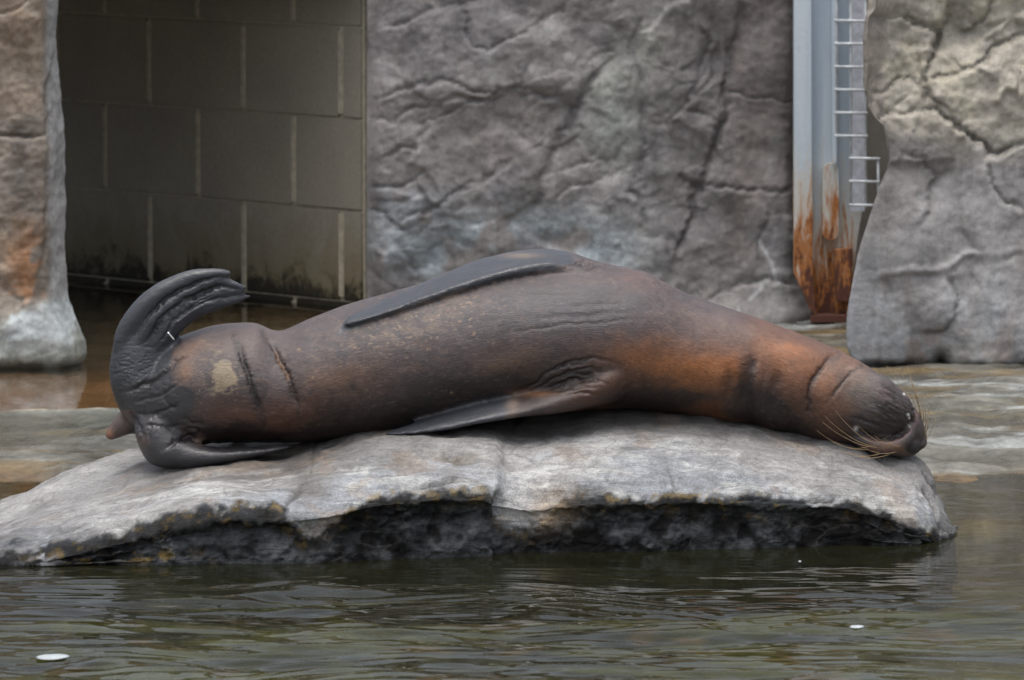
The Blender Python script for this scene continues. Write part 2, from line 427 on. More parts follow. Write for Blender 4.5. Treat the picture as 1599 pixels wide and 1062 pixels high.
# centre wall
def cwob(px, py):
    a = wob(px, py, .02, 8); b = wob(px, py, .09, 3); return a[0]+b[0], a[1]+b[1]
CW_Y = 4.45
CW = [
 ([(575,150),(610,150),(650,135),(690,125),(730,135),(765,145),(800,135),(860,148),(905,160)], 4, .018, .012, 30),
 ([(575,52),(620,40),(650,30),(690,12),(740,0),(780,-15)], 4, .016, .012, 30),
 ([(705,-10),(720,10),(725,50),(740,75),(765,82),(790,68),(820,50),(850,30),(880,20),(905,-20)], 4, .020, .014, 28),
 ([(575,165),(600,190),(610,195),(640,170),(690,160)], 4, .016, .010, 22),
 ([(600,250),(630,235),(650,230)], 4, .014, .008, 18),
 ([(575,292),(610,295),(650,285),(665,275)], 4, .018, .010, 22),
 ([(620,352),(655,330),(690,318),(730,290),(770,268),(808,247)], 4, .018, .014, 30),
 ([(640,200),(690,180),(725,160),(745,150)], 3.5, .012, .008, 20),
 ([(640,365),(620,350),(600,335),(576,325)], 4, .012, .006, 18),
 ([(945,90),(925,130),(905,170),(880,215),(855,265),(838,300),(822,345)], 9, .022, -.008, 26),
 ([(860,310),(900,290),(940,275),(990,258)], 4, .012, .010, 24),
 ([(870,265),(910,250),(975,255)], 3.5, .010, .006, 18),
 ([(1160,-10),(1150,40),(1140,90),(1128,135),(1130,180),(1118,230),(1098,275),(1085,300),(1080,340),(1065,380),(1050,430)], 7, .030, .020, 36),
 ([(1128,140),(1160,150),(1200,156),(1242,165)], 4, .020, .008, 26),
 ([(1090,285),(1130,288),(1170,296),(1242,295)], 4, .020, .008, 26),
 ([(1060,270),(1080,285),(1098,300)], 5, .018, .0, 20),
 ([(1195,300),(1200,340),(1185,385),(1195,430)], 4, .010, .005, 20),
 ([(1010,140),(1000,190),(1000,250),(985,300),(1010,330),(1005,380)], 6, .014, -.010, 34),
 ([(1090,30),(1110,60),(1100,100),(1085,140),(1060,165)], 6, .018, -.012, 30),
 ([(1060,170),(1100,180),(1128,195),(1120,240)], 5, .014, .008, 24),
 ([(1085,475),(1130,458),(1160,440),(1200,435),(1240,450)], 4, .018, .014, 26),
 ([(620,380),(640,410),(660,440),(700,455)], 4, .010, .006, 20),
 ([(975,0),(1000,40),(985,90),(1010,140)], 4, .008, .006, 30),
 ([(690,60),(705,90),(720,110)], 4, .010, .006, 18),
 ([(660,120),(665,60),(690,40)], 3, .006, .005, 16),
]
def wob(px, py, s=.02, a=5):
    q = np.stack([px*s, py*s, 0*px], 1); return (a*fbm(q, 4, .6), a*fbm(q, 4, .6, 13))
def cw_disp(V, px, py):
    q = V*np.array([1, .3, 1])
    D = .050*fbm(q*1.7, 3, .5)+.015*fbm(q*5, 4, .5, 3)+.0022*fbm(q*38, 3, .6, 5)
    c, M = cracks(px, py, CW, cwob(px, py)); D += c*.45
    wq = V[:, [0, 2]]+.05*np.stack([fbm(q*5, 3, .5, 61), fbm(q*5, 3, .5, 67)], 1)
    pl, _ = plates(wq*np.array([1, 1.25]), .30, .018, .002, .05, 3); D += pl*(1-.75*sm(1120, 1150, px))*.5
    pl, _ = plates(wq*np.array([1, 1.5]), .10, .005, .0015, .06, 9); D += pl*(1-.8*sm(1120, 1150, px))*sm(-.2, .2, fbm(q*2.2, 2, .5, 71))
    # hollow at top right, boulder bulge at the foot
    D -= .05*np.exp(-(((px-1120)/38)**2+((py-80)/55)**2))
    D -= .03*np.exp(-(((px-1060)/60)**2+((py-215)/70)**2))
    D += .10*np.exp(-(((px-1180)/90)**2+((py-505)/38)**2))
    D += .03*sm(330, 520, py)
    return D*(.12+.88*sm(574, 606, px))*(.3+.7*(1-sm(1222, 1240, px)*(1-sm(400, 470, py))))
def cw_col(V, px, py, D):
    q = V*np.array([1, .3, 1])
    n1 = fbm(q*3, 4, .6, 50); n2 = fbm(q*7, 4, .6, 60); n3 = fbm(q*np.array([9, 1, 2.5]), 4, .6, 70)
    c = np.tile(np.array([.225, .212, .205]), (len(px), 1))
    c = mixc(c, (.155, .148, .155), sm(-.1, .5, n1)*.7)
    c = mixc(c, (.165, .145, .13), sm(.0, .5, n2)*.4)
    def blob(cx, cy, rx, ry): return np.exp(-(((px-cx+n2*18)/rx)**2+((py-cy+n1*18)/ry)**2))
    lo = np.clip(blob(720, 400, 120, 65)+blob(850, 400, 110, 60)+blob(960, 380, 60, 50)*.6+blob(625, 340, 50, 60)*.4, 0, 1)
    c = mixc(c, (.31, .36, .39), lo*sm(-.55, .2, n2+.4*n3)*.95)
    c = mixc(c, (.36, .365, .325), np.clip(blob(1015, 70, 55, 85)+blob(950, 160, 40, 60)*.7, 0, 1)*sm(-.5, .4, n2)*.85)
    c = mixc(c, (.24, .27, .25), blob(960, 200, 55, 70)*.6)
    c = mixc(c, (.085, .078, .075), np.clip(blob(1050, 215, 65, 100)+blob(1120, 80, 40, 70), 0, 1)*sm(-.5, .3, n3+.3)*.6)
    c = mixc(c, (.145, .122, .110), sm(1120, 1160, px)*(1-sm(380, 440, py))*.65)
    c = mixc(c, (.245, .25, .265), blob(1215, 380, 32, 80)*.7)
    # white drips near the foot
    for pts in ([(1190,375),(1198,400),(1205,440)], [(1185,445),(1170,465)], [(1150,478),(1142,495)]):
        d, s, t = polyd(px+n2*6, py, pts); c = mixc(c, (.55, .57, .58), np.exp(-(d/2.6)**2)*.8)
    k, M = cracks(px, py, CW, cwob(px, py)); c = mixc(c, (.045, .042, .045), M*.5)
    c = mixc(c, (.10, .095, .10), sm(.28, .6, fbm(q*11, 5, .65, 90))*.4)
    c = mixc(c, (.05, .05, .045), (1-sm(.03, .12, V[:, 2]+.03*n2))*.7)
    return c
xl, xr = pw(574, CW_Y), pw(1240, CW_Y)
rockmass('rock_wall', [(xl, CW_Y+.02, 1), (xl+.06, CW_Y, 1), (xr-.03, CW_Y, 1), (xr, CW_Y+.04, 1), (xr+.0, CW_Y+.30, 0), (xr, CW_Y+.9, 0), (xl+.05, CW_Y+.9, 0), (xl, CW_Y+.3, 0)],
  -.12, 1.325, cw_disp, cw_col, M_wall, 'grey cracked artificial rock wall directly behind the sleeping sea lion', 'rock wall')

# right rock
RW = [
 ([(1352,150),(1380,140),(1400,130),(1440,125),(1445,150),(1437,175)], 4, .020, .012, 24),
 ([(1437,178),(1460,175),(1490,190),(1520,215),(1545,245),(1570,240),(1610,222)], 5, .030, .030, 38),
 ([(1362,40),(1400,25),(1440,40),(1470,50),(1475,62),(1455,90),(1445,122)], 5, .022, .014, 28),
 ([(1445,122),(1490,118),(1540,105),(1580,60),(1612,55)], 5, .024, .022, 34),
 ([(1400,235),(1440,255),(1460,280),(1455,330),(1430,360)], 5, .008, .006, 30),
 ([(1540,255),(1550,290),(1570,315),(1600,330)], 5, .014, .010, 28),
 ([(1480,430),(1490,460),(1488,500),(1470,515),(1430,520)], 4, .012, .010, 22),
 ([(1485,0),(1480,50),(1450,95)], 5, .010, .006, 24),
 ([(1560,-10),(1545,30),(1500,55)], 5, .012, .008, 24),
 ([(1370,185),(1400,175),(1437,178)], 4, .014, .010, 20),
]
RY = 3.12
def rw_outline(py):
    return np.interp(py, [-400, 0, 60, 130, 170, 200, 250, 300, 340, 400, 470, 540, 556, 580], [1350, 1338, 1330, 1332, 1342, 1366, 1376, 1364, 1352, 1334, 1320, 1313, 1321, 1340])
def rw_shift(px, py, V):
    return (rw_outline(py)-1350)/FPX*(RY+14)*(1-sm(1350, 1470, px))
def rw_disp(V, px, py):
    q = V*np.array([1, .3, 1])
    D = .035*fbm(q*1.9, 3, .5, 21)+.008*fbm(q*6, 4, .5, 23)+.002*fbm(q*40, 3, .6, 5)
    up = 1-sm(170, 250, py+.25*(1480-px)*0)
    D += up*.014*fbm(q*9, 4, .6, 26)
    wq = V[:, [0, 2]]+.05*np.stack([fbm(q*5, 3, .5, 61), fbm(q*5, 3, .5, 67)], 1)
    pl, _ = plates(wq, .16, .018, .004, .05, 5); D += pl*up
    pl, _ = plates(wq, .34, .010, .001, .04, 15); D += pl*(1-up)
    D += cracks(px, py, RW, cwob(px, py))[0]
    D += -.10*(1-sm(0, 420, py))+.05*np.exp(-(((px-1500)/120)**2+((py-170)/70)**2))
    D *= .35+.65*sm(1352, 1400, px)
    D -= .03*np.exp(-(((px-1470)/14)**2+((py-568)/16)**2))*1.6
    D -= .05*sm(560, 585, py+8*fbm(q*14, 3))
    return D
def rw_col(V, px, py, D):
    q = V*np.array([1, .3, 1])
    n1 = fbm(q*3, 4, .6, 150); n2 = fbm(q*8, 4, .6, 160); n3 = fbm(q*np.array([9, 1, 1.6]), 4, .6, 170)
    up = 1-sm(180, 250, py+n2*20-.15*(px-1450))
    c = np.tile(np.array([.245, .238, .235]), (len(px), 1))
    c = mixc(c, (.165, .148, .14), sm(-.1, .4, n1)*.6)
    c = mixc(c, (.33, .305, .25), up*.85); c = mixc(c, (.38, .35, .27), up*sm(0, .4, n2)*.7)
    c = mixc(c, (.20, .175, .155), (1-sm(1372, 1392, px+n2*8))*sm(-20, 40, py)*(1-sm(200, 330, py))*.85)
    c = mixc(c, (.26, .275, .29), sm(300, 520, py-.5*(px-1350)+90*n3)*sm(-.6, .3, n2)*.75)
    c = mixc(c, (.33, .345, .355), sm(.1, .5, n3)*sm(380, 520, py)*.5)
    c = mixc(c, (.24, .16, .12), sm(.35, .6, n2)*sm(480, 560, py)*.5)
    for bx, by, r in ((1440, 395, 26), (1500, 535, 9), (1575, 508, 9), (1560, 540, 7), (1590, 550, 12)):
        c = mixc(c, (.13, .13, .13), np.exp(-(((px-bx+n2*14)/r)**2+((py-by+n1*14)/(r*1.1))**2))*.7)
    c = mixc(c, (.02, .02, .02), np.exp(-(((px-1470+n2*4)/6)**2+((py-566)/13)**2)))
    k, M = cracks(px, py, RW, cwob(px, py)); c = mixc(c, (.07, .063, .05), M*.45)
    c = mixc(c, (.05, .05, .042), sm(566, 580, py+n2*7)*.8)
    return c
a = pw(1350, RY)
rockmass('rock_face', [(a, RY, 1), (a+1.0, RY, 0), (a+2.2, RY, 0), (a+2.2, RY+1.6, 0), (pw(1470,RY+1.6), RY+1.6, 0), (pw(1440,RY+.8), RY+.8, 0), (pw(1430,RY+.35), RY+.35, 1)],
  -.12, 1.36, rw_disp, rw_col, M_pillar, 'pale grey rock face with layered beige upper ledges, right of the rusty post', 'rock wall', xshift=rw_shift)

# left pillar
PY_ = 3.2
def pl_outline(py):
    return np.interp(py, [-400, 0, 60, 120, 200, 300, 400, 440, 470, 500, 530, 555, 575, 600], [95, 90, 86, 92, 97, 98, 96, 100, 104, 112, 124, 127, 120, 116])
PLC = [([(-30,212),(20,210),(50,213),(78,210)], 4, .018, .008, 26), ([(85,60),(80,100),(72,150),(74,230),(72,320),(66,400),(60,450)], 4, .010, .006, 16), ([(-20,22),(20,15),(50,0)], 3, .010, .008, 20),
       ([(0,450),(30,470),(60,462)], 4, .006, .005, 20)]
def pl_shift(px, py, V): return (pl_outline(py)-96)/FPX*(PY_+14)*sm(-40, 90, px)
def pl_disp(V, px, py):
    q = V*np.array([1, .6, 1])
    D = .022*fbm(q*2.2, 3, .5, 31)+.011*fbm(q*8, 4, .55, 33)+.004*fbm(q*34, 3, .6, 5)+.010*sm(60, 90, px)*ridged(q*15, 3, .5)
    D += cracks(px, py, PLC, wob(px, py))[0]; D += .03*sm(450, 545, py)-.03*sm(555, 580, py)
    D *= 1-.75*sm(40, 90, px)
    return D
def pl_col(V, px, py, D):
    q = V*np.array([1, .6, 1]); n1 = fbm(q*3, 4, .6, 250); n2 = fbm(q*8, 4, .6, 260)
    c = np.tile(np.array([.215, .185, .15]), (len(px), 1))
    c = mixc(c, (.13, .115, .095), sm(-.05, .3, n1)*.7); c = mixc(c, (.30, .255, .19), sm(.1, .35, n2)*.5)
    def blob(cx, cy, rx, ry): return np.exp(-(((px-cx+n2*14)/rx)**2+((py-cy+n1*16)/ry)**2))
    c = mixc(c, (.24, .165, .11), np.clip(blob(20, 40, 60, 60)*.6+blob(30, 150, 50, 30)*.3, 0, 1))
    c = mixc(c, (.13, .12, .11), np.clip(blob(25, 275, 28, 50)+blob(35, 190, 40, 20)*.8, 0, 1)*.75)
    c = mixc(c, (.33, .17, .08), np.clip(blob(45, 410, 28, 55)+blob(20, 470, 40, 22), 0, 1)*sm(-.35, .05, n2)*.95)
    side = sm(66, 80, px+n2*5-(py-250)*0)*(1-sm(470, 540, py)*.3)
    c = mixc(c, (.27, .28, .28), side*.85)
    lo = sm(460, 500, py+n2*30-(px-30)*-.1)
    c = mixc(c, (.24, .26, .235), lo*.85); c = mixc(c, (.46, .51, .52), lo*sm(-.05, .15, n1+.5*n2)*.85)
    c = mixc(c, (.20, .20, .15), sm(515, 560, py+n2*20)*.6)
    k, M = cracks(px, py, PLC, wob(px, py)); c = mixc(c, (.08, .06, .045), M*.5)
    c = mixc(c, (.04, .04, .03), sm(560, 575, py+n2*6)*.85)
    return c
a = pw(96, PY_); b = pw(72, PY_)
rockmass('rock_pillar', [(a-2.2, PY_+.0, 0), (a-.40, PY_, 1), (b, PY_, 1), (a, PY_+.14, 1), (pw(84, PY_+.34), PY_+.34, 0), (pw(40, PY_+1.2), PY_+1.2, 0), (pw(0, PY_+1.9), PY_+1.9, 0), (a-2.2, PY_+1.9, 0)],
  -.12, 1.325, pl_disp, pl_col, M_pillar, 'rough pillar of orange and grey stone at the far left of the dark opening', 'rock pillar', xshift=pl_shift)

# ---------------- block wall (painted concrete block), running back at 45 degrees into the shelter
def mat_block():
    t = NT('painted_block'); p = t.pos(); n1 = t.noise(p, 3, 6, .6); n2 = t.noise(p, 90, 4, .7)
    c = t.ramp(n1, [(.3, (.30, .28, .235)), (.7, (.37, .345, .275))])
    c = t.mix(1, c, t.ramp(n2, [(.3, .85), (.7, 1.12)]), 'MULTIPLY')
    sp = t.n('ShaderNodeSeparateXYZ'); t.l(p, sp.inputs[0])
    hz = t.math('ADD', sp.outputs[2], t.math('MULTIPLY', t.math('SUBTRACT', t.noise(t.pos((7, 7, 5)), 1.6, 6, .7, .8), .5), .34))
    c = t.mix(t.ramp(hz, [(.12, .75), (.34, 0.)]), c, (.17, .135, .06))
    c = t.mix(t.ramp(t.math('ADD', hz, t.math('MULTIPLY', t.noise(p, 22, 4, .7), .12)), [(.15, .95), (.21, 0.)]), c, (.02, .018, .012))
    return t.fin(c, .75, t.bump(t.math('ADD', n1, n2), .3, .003))
M_block = mat_block()
def mat_simple(name, base, rough=.6, metal=0.0, ns=40, var=.25, bd=.002):
    t = NT(name); p = t.pos(); n = t.noise(p, ns, 5, .6)
    c = t.mix(1, tuple(base), t.ramp(n, [(.3, 1-var), (.7, 1+var)]), 'MULTIPLY')
    return t.fin(c, rough, t.bump(n, .3, bd), Metallic=metal)
M_mortar = mat_simple('mortar', (.50, .46, .36), .8)
def blockwall():
    bl, bh = .470, .2935
    o0 = P(572, 480, 5.0); zc = P(572, 187, 5.0)[2]     # a course joint height at the near end
    dirx, diry = -math.cos(R(46)), math.sin(R(46)); nx, ny = -math.sin(R(46)), -math.cos(R(46))
    parts = []; mi = []
    def place(v, f, m):
        v = np.asarray(v); w = np.stack([o0[0]+dirx*v[:, 0]+nx*v[:, 1], 5.0+diry*v[:, 0]+ny*v[:, 1], v[:, 2]], 1)
        parts.append((w, [q[::-1] for q in f])); mi.extend([m]*len(f))
    # joint position in px -> along-wall distance
    def al(px):
        lo, hi = 0, 4
        for _ in range(40):
            m = (lo+hi)/2; x = o0[0]+dirx*m; y = 5+diry*m
            q = PJ(np.array([[x, y, .5]]))[0][0]
            if q > px: lo = m
            else: hi = m
        return lo
    j0 = al(384); j1 = al(462)
    for r in range(-3, 2):
        zb = zc+r*bh-bh*0; off = (j0 if r % 2 == 0 else j1)
        k0 = -6
        for k in range(k0, 12):
            s0 = off+k*bl; s1 = s0+bl
            s0c = max(s0, -.0); s1c = min(s1, 3.2)
            if s1c-s0c < .05: continue
            place(*boxm(s0c+.009, s1c-.009, -.05, .010, zb+.0025, zb+bh-.0025, .004), 0)
    place(*boxm(0.002, 3.2, -.12, .0035, -.2, 1.318), 1)
    # raised pale pointing in the upright joints
    for r in range(-3, 2):
        zb = zc+r*bh; off = (j0 if r % 2 == 0 else j1)
        for k in range(-6, 8):
            s = off+k*bl
            if .03 < s < 3.1: place(*boxm(s-.012, s+.012, .0, .014, zb+.012, zb+bh-.012, .004), 1)
    V, F = join(parts)
    o = mk('block_wall', V, F, mats=[M_block, M_mortar], midx=mi, smooth=False)
    tag(o, 'painted concrete block wall with pale upright joints inside the dark opening', 'wall')
blockwall()
M_conc = mat_simple('concrete', (.22, .21, .19), .85, ns=12)
rp = [(-4.2, 8.2), (-4.2, 3.25), (-1.62, 3.25), (-.95, 4.9), (pw(574, CW_Y)+.05, 4.9), (pw(574, CW_Y)+.05, 8.2)]  # unseen roof, outline slanted forward at left to darken the opening
n_ = len(rp); V = np.array([(x, y, 1.14) for x, y in rp]+[(x, y, 1.30) for x, y in rp])
F = [list(range(n_))[::-1], list(range(n_, 2*n_))]+[[k, (k+1) % n_, n_+(k+1) % n_, n_+k] for k in range(n_)]
tag(mk('shelter_roof', V, F, M_conc, smooth=False), 'unseen concrete roof slab over the dark opening', 'roof')
V, F = boxm(-4.2, .2, 7.6, 7.8, -.2, 1.315, .0)
tag(mk('back_wall', V, F, M_conc, smooth=False), 'plain concrete wall at the back of the dark opening', 'wall')

M_rear = mat_simple('rear_stone', (.20, .185, .165), .9, ns=5, var=.35, bd=.02)
V, F = boxm(pw(1243, 4.9), 6.0, 4.95, 5.2, -.2, 1.31, .01)
tag(mk('rear_wall', V, F, M_rear, smooth=False), 'dim brown grey wall glimpsed in the gap behind the steel post', 'wall')
# ---------------- steel post with rust
def mat_steel():
    t = NT('rusted_paint'); p = t.pos(); sp = t.n('ShaderNodeSeparateXYZ'); t.l(p, sp.inputs[0])
    n1 = t.noise(t.pos((4.5, 3, .7)), 9, 9, .74, .5); n2 = t.noise(p, 60, 5, .7)
    ed = t.attr('Edge')
    base = t.ramp(t.noise(t.pos((20, 20, 1)), 1.0, 5, .6), [(.3, (.40, .49, .58)), (.7, (.60, .66, .70))])
    # z: rust near the foot
    k = t.math('ADD', t.mr(sp.outputs[2], .06, .86, 1.0, 0.0), t.math('MULTIPLY', t.math('SUBTRACT', n1, .5), 1.5))
    k = t.math('ADD', k, t.math('MULTIPLY', ed, .22))
    c = t.mix(t.ramp(k, [(.38, 0.), (.62, .75)]), base, (.56, .50, .40))
    c = t.mix(t.ramp(k, [(.60, 0.), (.80, 1.)]), c, (.36, .14, .04))
    c = t.mix(t.ramp(t.math('ADD', k, t.math('MULTIPLY', t.math('SUBTRACT', n2, .5), .5)), [(.84, 0.), (.98, 1.)]), c, (.085, .03, .018))
    return t.fin(c, t.ramp(k, [(.5, .42), (.7, .85)]), t.bump(t.math('ADD', n1, n2), .4, .004))
M_steel = mat_steel()
def poly_plate(pts, Y0, th, bev=.0):
    n = len(pts); f = [P(x, y, Y0) for x, y in pts]; V = np.array(f+[q+np.array([0, th, 0]) for q in f])
    F = [list(range(n))[::-1], list(range(n, 2*n))]+[[k, (k+1) % n, n+(k+1) % n, n+k] for k in range(n)]
    return V, F
def steel(name, VF, par, edge=0.0):
    V, F = VF; V = np.asarray(V)-np.array(par.location)
    o = mk(name, V, F, M_steel, par, smooth=False, attrs={'Edge': np.full(len(V), edge)})
    m = o.modifiers.new('bevel', 'BEVEL'); m.width = .0025; m.segments = 2; m.limit_method = 'ANGLE'
    return o
pz = P(1290, 505, 4.32)
post = empty('steel_post', (pz[0], 4.32, .0), 'blue grey steel post with a rusted orange foot between the two rock faces', 'post')
steel('web', poly_plate([(1243, -260), (1352, -260), (1352, 300), (1338, 380), (1330, 470), (1318, 500), (1276, 502), (1262, 478), (1243, 430)], 4.36, .012), post)
steel('flange', poly_plate([(1240, -260), (1266, -260), (1268, 250), (1270, 440), (1275, 498), (1264, 478), (1240, 428)], 4.30, .058), post, .5)
steel('flange', poly_plate([(1298, -260), (1306, -260), (1307, 252), (1304, 260), (1300, 256)], 4.30, .058), post, .2)
br = [(1284, 375), (1284, 268)]+[(1297-13*math.cos(a), 268-13*math.sin(a)) for a in np.linspace(.3, math.pi-.3, 7)]+[(1310, 268), (1310, 360)]+[(1297+13*math.cos(a), 362+13*math.sin(a)) for a in np.linspace(0.3, math.pi-.3, 6)]
steel('bracket', poly_plate(br, 4.325, .033), post, .7)
steel('base_plate', poly_plate([(1303, 390), (1331, 388), (1327, 472), (1306, 470)], 4.31, .048), post, .95)
steel('foot_plate', poly_plate([(1268, 492), (1322, 492), (1324, 504), (1266, 504)], 4.30, .10), post, 1.6)
# wire grid
M_wire = mat_simple('galvanised_wire', (.50, .53, .56), .45, .1)
M_panel = mat_simple('frosted_panel', (.45, .48, .53), .4)
g0 = P(1340, 320, 4.22)
grid = empty('wire_grid', (g0[0], 4.22, g0[2]), 'pale galvanised wire grid fixed in front of the blue grey post', 'grid')
def wire(name, a, b, Y=4.22, r=.0042):
    A = P(*a, Y)-np.array(grid.location); B = P(*b, Y)-np.array(grid.location)
    V, F = tube([A, (A+B)/2, B], r, 8, 1); return mk(name, V, F, M_wire, grid)
for x, y0, y1 in ((1306, -160, 211), (1328, -160, 320), (1351, -160, 326), (1371, 248, 318)): wire('upright', (x, y0), (x+1, y1))
for y in range(-148, 240, 36): wire('crossbar', (1303, y+32-36+4), (1355, y+32-36+5), 4.214)
for y in (247, 283, 320): wire('crossbar', (1326, y), (1374, y+1), 4.214)
V, F = poly_plate([(1329, -260), (1350, -260), (1350, 330), (1329, 330)], 4.30, .006); mk('backing_panel', np.asarray(V)-np.array(grid.location), F, M_panel, grid, smooth=False)

# ============================================================ BOULDER
def boulder():
    xs = np.concatenate([np.linspace(-420, -40, 60), np.arange(-38, 1504, 2.6)])
    I = lambda X, Yv: np.interp(xs, X, Yv)
    def smooth(a, k=9):
        ker = np.hanning(k+2)[1:-1]; ker /= ker.sum(); return np.convolve(np.pad(a, k//2, mode='edge'), ker, 'valid')
    K = smooth(I([-420,-200,-60,0,60,130,220,300,400,500,600,700,800,935,1000,1100,1200,1300,1380,1420,1440,1458,1474,1488,1500,1504],
                 [ 900, 860, 815,790,760,733,711,695,686,677,667,656,643,629,627,633,650,676,700,708,713,724,744,778,826,856]), 9)
    Lp = smooth(I([-420,-100,0,60,100,150,200,245,270,310,345,390,430,452,475,500,540,575,600,640,700,750,768,790,830,858,875,950,1060,1150,1250,1300,1345,1380,1400,1440,1475,1504],
                  [ 890, 870,852,846,842,838,830,814,802,796,792,790,784,808,834,830,800,778,764,768,762,760,764,812,822,812,776,774,770,778,783,786,776,788,804,826,842,850]), 5)
    Wp = I([-420,0,300,500,774,790,1000,1300,1480,1504], [892,882,881,878,868,863,861,852,850,850])
    Yw = np.array([Ywater(v) for v in Wp])
    zK = np.array([P(x, k, .1)[2] for x, k in zip(xs, K)])
    Rc = smooth(I([-420,60,150,250,350,430,470,520,600,760,772,788,800,860,900,1340,1400,1440,1504], [0,0,.0,.005,.008,.008,.006,.008,.012,.012,.014,.004,.0,.0,.005,.005,.0,.0,0]), 9)
    Yl = Yw-.015
    Ls = smooth(smooth(I([-420,0,100,200,280,350,430,500,600,700,770,800,850,900,1100,1300,1360,1410,1440,1475,1504],[925,894,874,850,828,810,814,812,788,780,780,800,796,788,786,792,802,820,834,846,852]), 41), 31)
    # where lip touches water, lip pulled to it
    zl = np.array([P(x, l-3, y)[2] for x, l, y in zip(xs, Ls, Yl)]); zl = np.maximum(zl, -.02)
    rows = []; X = np.array([P(x, 800, -.3)[0] for x in xs])
    endf = np.clip((1504-xs)/70, 0, 1)**.5; endb = np.clip((1504-xs)/110, 0, 1)**.5
    prof = []
    for i in range(len(xs)):
        yl, z1, yw, r, zk = Yl[i], zl[i], Yw[i], Rc[i], zK[i]
        yl2 = yl+(1-endf[i])*.25; yw2 = yw+(1-endf[i])*.25
        m = lambda t, b: (yl2+(.1-yl2)*t, z1+(zk-z1)*t+b)
        bul = .034*endf[i]
        e = endb[i]
        st = [(.1+.75*e, -.35), (.1+.62*e, zk*.30-.04), (.1+.38*e, zk*.80), (.1+.16*e, zk+.002), (.1, zk), m(.72, bul*(.25+.9*min(max((xs[i]-430)/120, 0), 1))), m(.42, bul*(.9+.45*min(max((xs[i]-430)/120, 0), 1))), m(.20, bul*1.2), m(.08, bul*.95), (yl2, z1), (yl2+.004+r*.35, z1-.020), (yl2+r, max(z1*.62, -.01)), (yl2+r*.8, z1*.22-.004), (yl2+r*.6, -.03), (yl2-.01, -.35)]
        if xs[i] > 1440: st[-3] = (yl2+.01, z1*.5); st[-2] = (yl2+.01, -.02)
        prof.append(st)
    prof = np.array(prof)   # cols x stations x 2
    n = 11; A = np.stack([crom(prof[i], n) for i in range(len(xs))])  # cols x rows x 2
    nr = A.shape[1]
    V = np.zeros((nr, len(xs), 3)); V[:, :, 0] = X[None]; V[:, :, 1] = A[:, :, 0].T; V[:, :, 2] = A[:, :, 1].T
    V = V.reshape(-1, 3); F = gridF(nr, len(xs))[:, ::-1]
    N = vnormals(V, F)
    if N[(nr//3)*len(xs)+300, 2] < 0: N = -N; F = F[:, ::-1]
    px, py = PJ(V)
    rowi = np.repeat(np.arange(nr), len(xs))/n
    below = sm(8.3, 9.6, rowi); face = sm(9.3, 10.3, rowi)
    top = 1-below
    n1 = fbm(V*3, 4, .55, 301); n2 = fbm(V*9, 4, .55, 302); n3 = fbm(V*26, 4, .6, 303)
    D = top*(.010*n1+.0045*n2+.0016*n3)*1.0
    D += top*-.004*sm(.8, 1.3, ridged(V*np.array([3, 5, 9])+.4*n1[:, None], 3, .5, 305))
    D += below*(.012*n1+.010*n2+.004*n3-.006*sm(.5, 1.3, ridged(V*np.array([10, 10, 14]), 4, .55, 306)))
    ql = V[:, [0, 2]]+.03*np.stack([n2, n3], 1)
    pl, plm = plates(ql, .10, .008, .003, .07, 21); D += below*pl*sm(-.3, .3, n1+.5*n2); D += below*.0022*fbm(V*70, 3, .6, 333)
    BC = [([(494,690),(486,715),(484,735),(475,755)], 2.5, .004, .0015, 10), ([(475,755),(455,775),(445,792)], 4, .008, .003, 12),
          ([(60,840),(130,815),(170,800),(205,785)], 3, .007, .003, 14), ([(1300,680),(1340,700),(1375,715),(1400,735)], 2.5, .004, 0, 10), ([(1040,730),(1052,750),(1060,768)], 3, .006, .003, 12),
          ([(1100,768),(1140,778),(1200,783),(1300,780),(1305,772)], 3, .010, .006, 14), ([(1435,740),(1455,755),(1470,775)], 3.5, .012, .004, 12), ([(1440,760),(1462,800),(1470,838)], 4, .012, .004, 12),
          ([(780,740),(830,725),(900,712),(1010,702)], 3, .004, .004, 20), ([(560,745),(640,735),(740,722)], 3, .003, .003, 16), ([(1100,655),(1180,668),(1260,690),(1320,712)], 3, .003, .002, 14),
          ([(650,760),(690,752),(720,745)], 3, .010, -.004, 12)]
    Dc, M = cracks(px, py, BC, wob(px, py, .03, 4)); vis = (rowi > 4)
    D += Dc*vis
    # hollow at (710,716), deep cleft at x=780
    hol = np.exp(-(((px-714+22*n2)/34)**2+((py-716-.1*(px-714)+7*n3)/7)**2))*vis; D -= .012*hol*(1+.8*n3)
    cl = np.exp(-((px-780-10*n2-5*n3)/6)**2)*sm(762, 790, py)*vis; D -= .045*cl
    V = V+N*D[:, None]
    # colour
    Lx = np.interp(px, xs, Lp)
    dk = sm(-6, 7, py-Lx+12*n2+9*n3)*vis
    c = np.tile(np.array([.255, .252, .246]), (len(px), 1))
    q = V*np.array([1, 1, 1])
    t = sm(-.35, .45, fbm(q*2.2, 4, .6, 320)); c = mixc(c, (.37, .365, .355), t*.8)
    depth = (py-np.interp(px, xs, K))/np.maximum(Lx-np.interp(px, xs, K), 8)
    c = mixc(c, (.105, .097, .090), (1-sm(.12, .75, depth+.22*n1))*sm(120, 300, px)*(1-.5*sm(1000, 1250, px))*.9)  # shade beside the resting body painted into the stone
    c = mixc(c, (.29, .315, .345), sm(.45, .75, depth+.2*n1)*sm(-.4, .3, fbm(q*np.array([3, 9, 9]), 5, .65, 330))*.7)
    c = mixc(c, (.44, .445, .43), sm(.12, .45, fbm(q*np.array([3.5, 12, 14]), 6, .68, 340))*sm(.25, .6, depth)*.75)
    c = mixc(c, (.27, .20, .14), sm(.35, .6, fbm(q*7, 4, .6, 350))*.35)
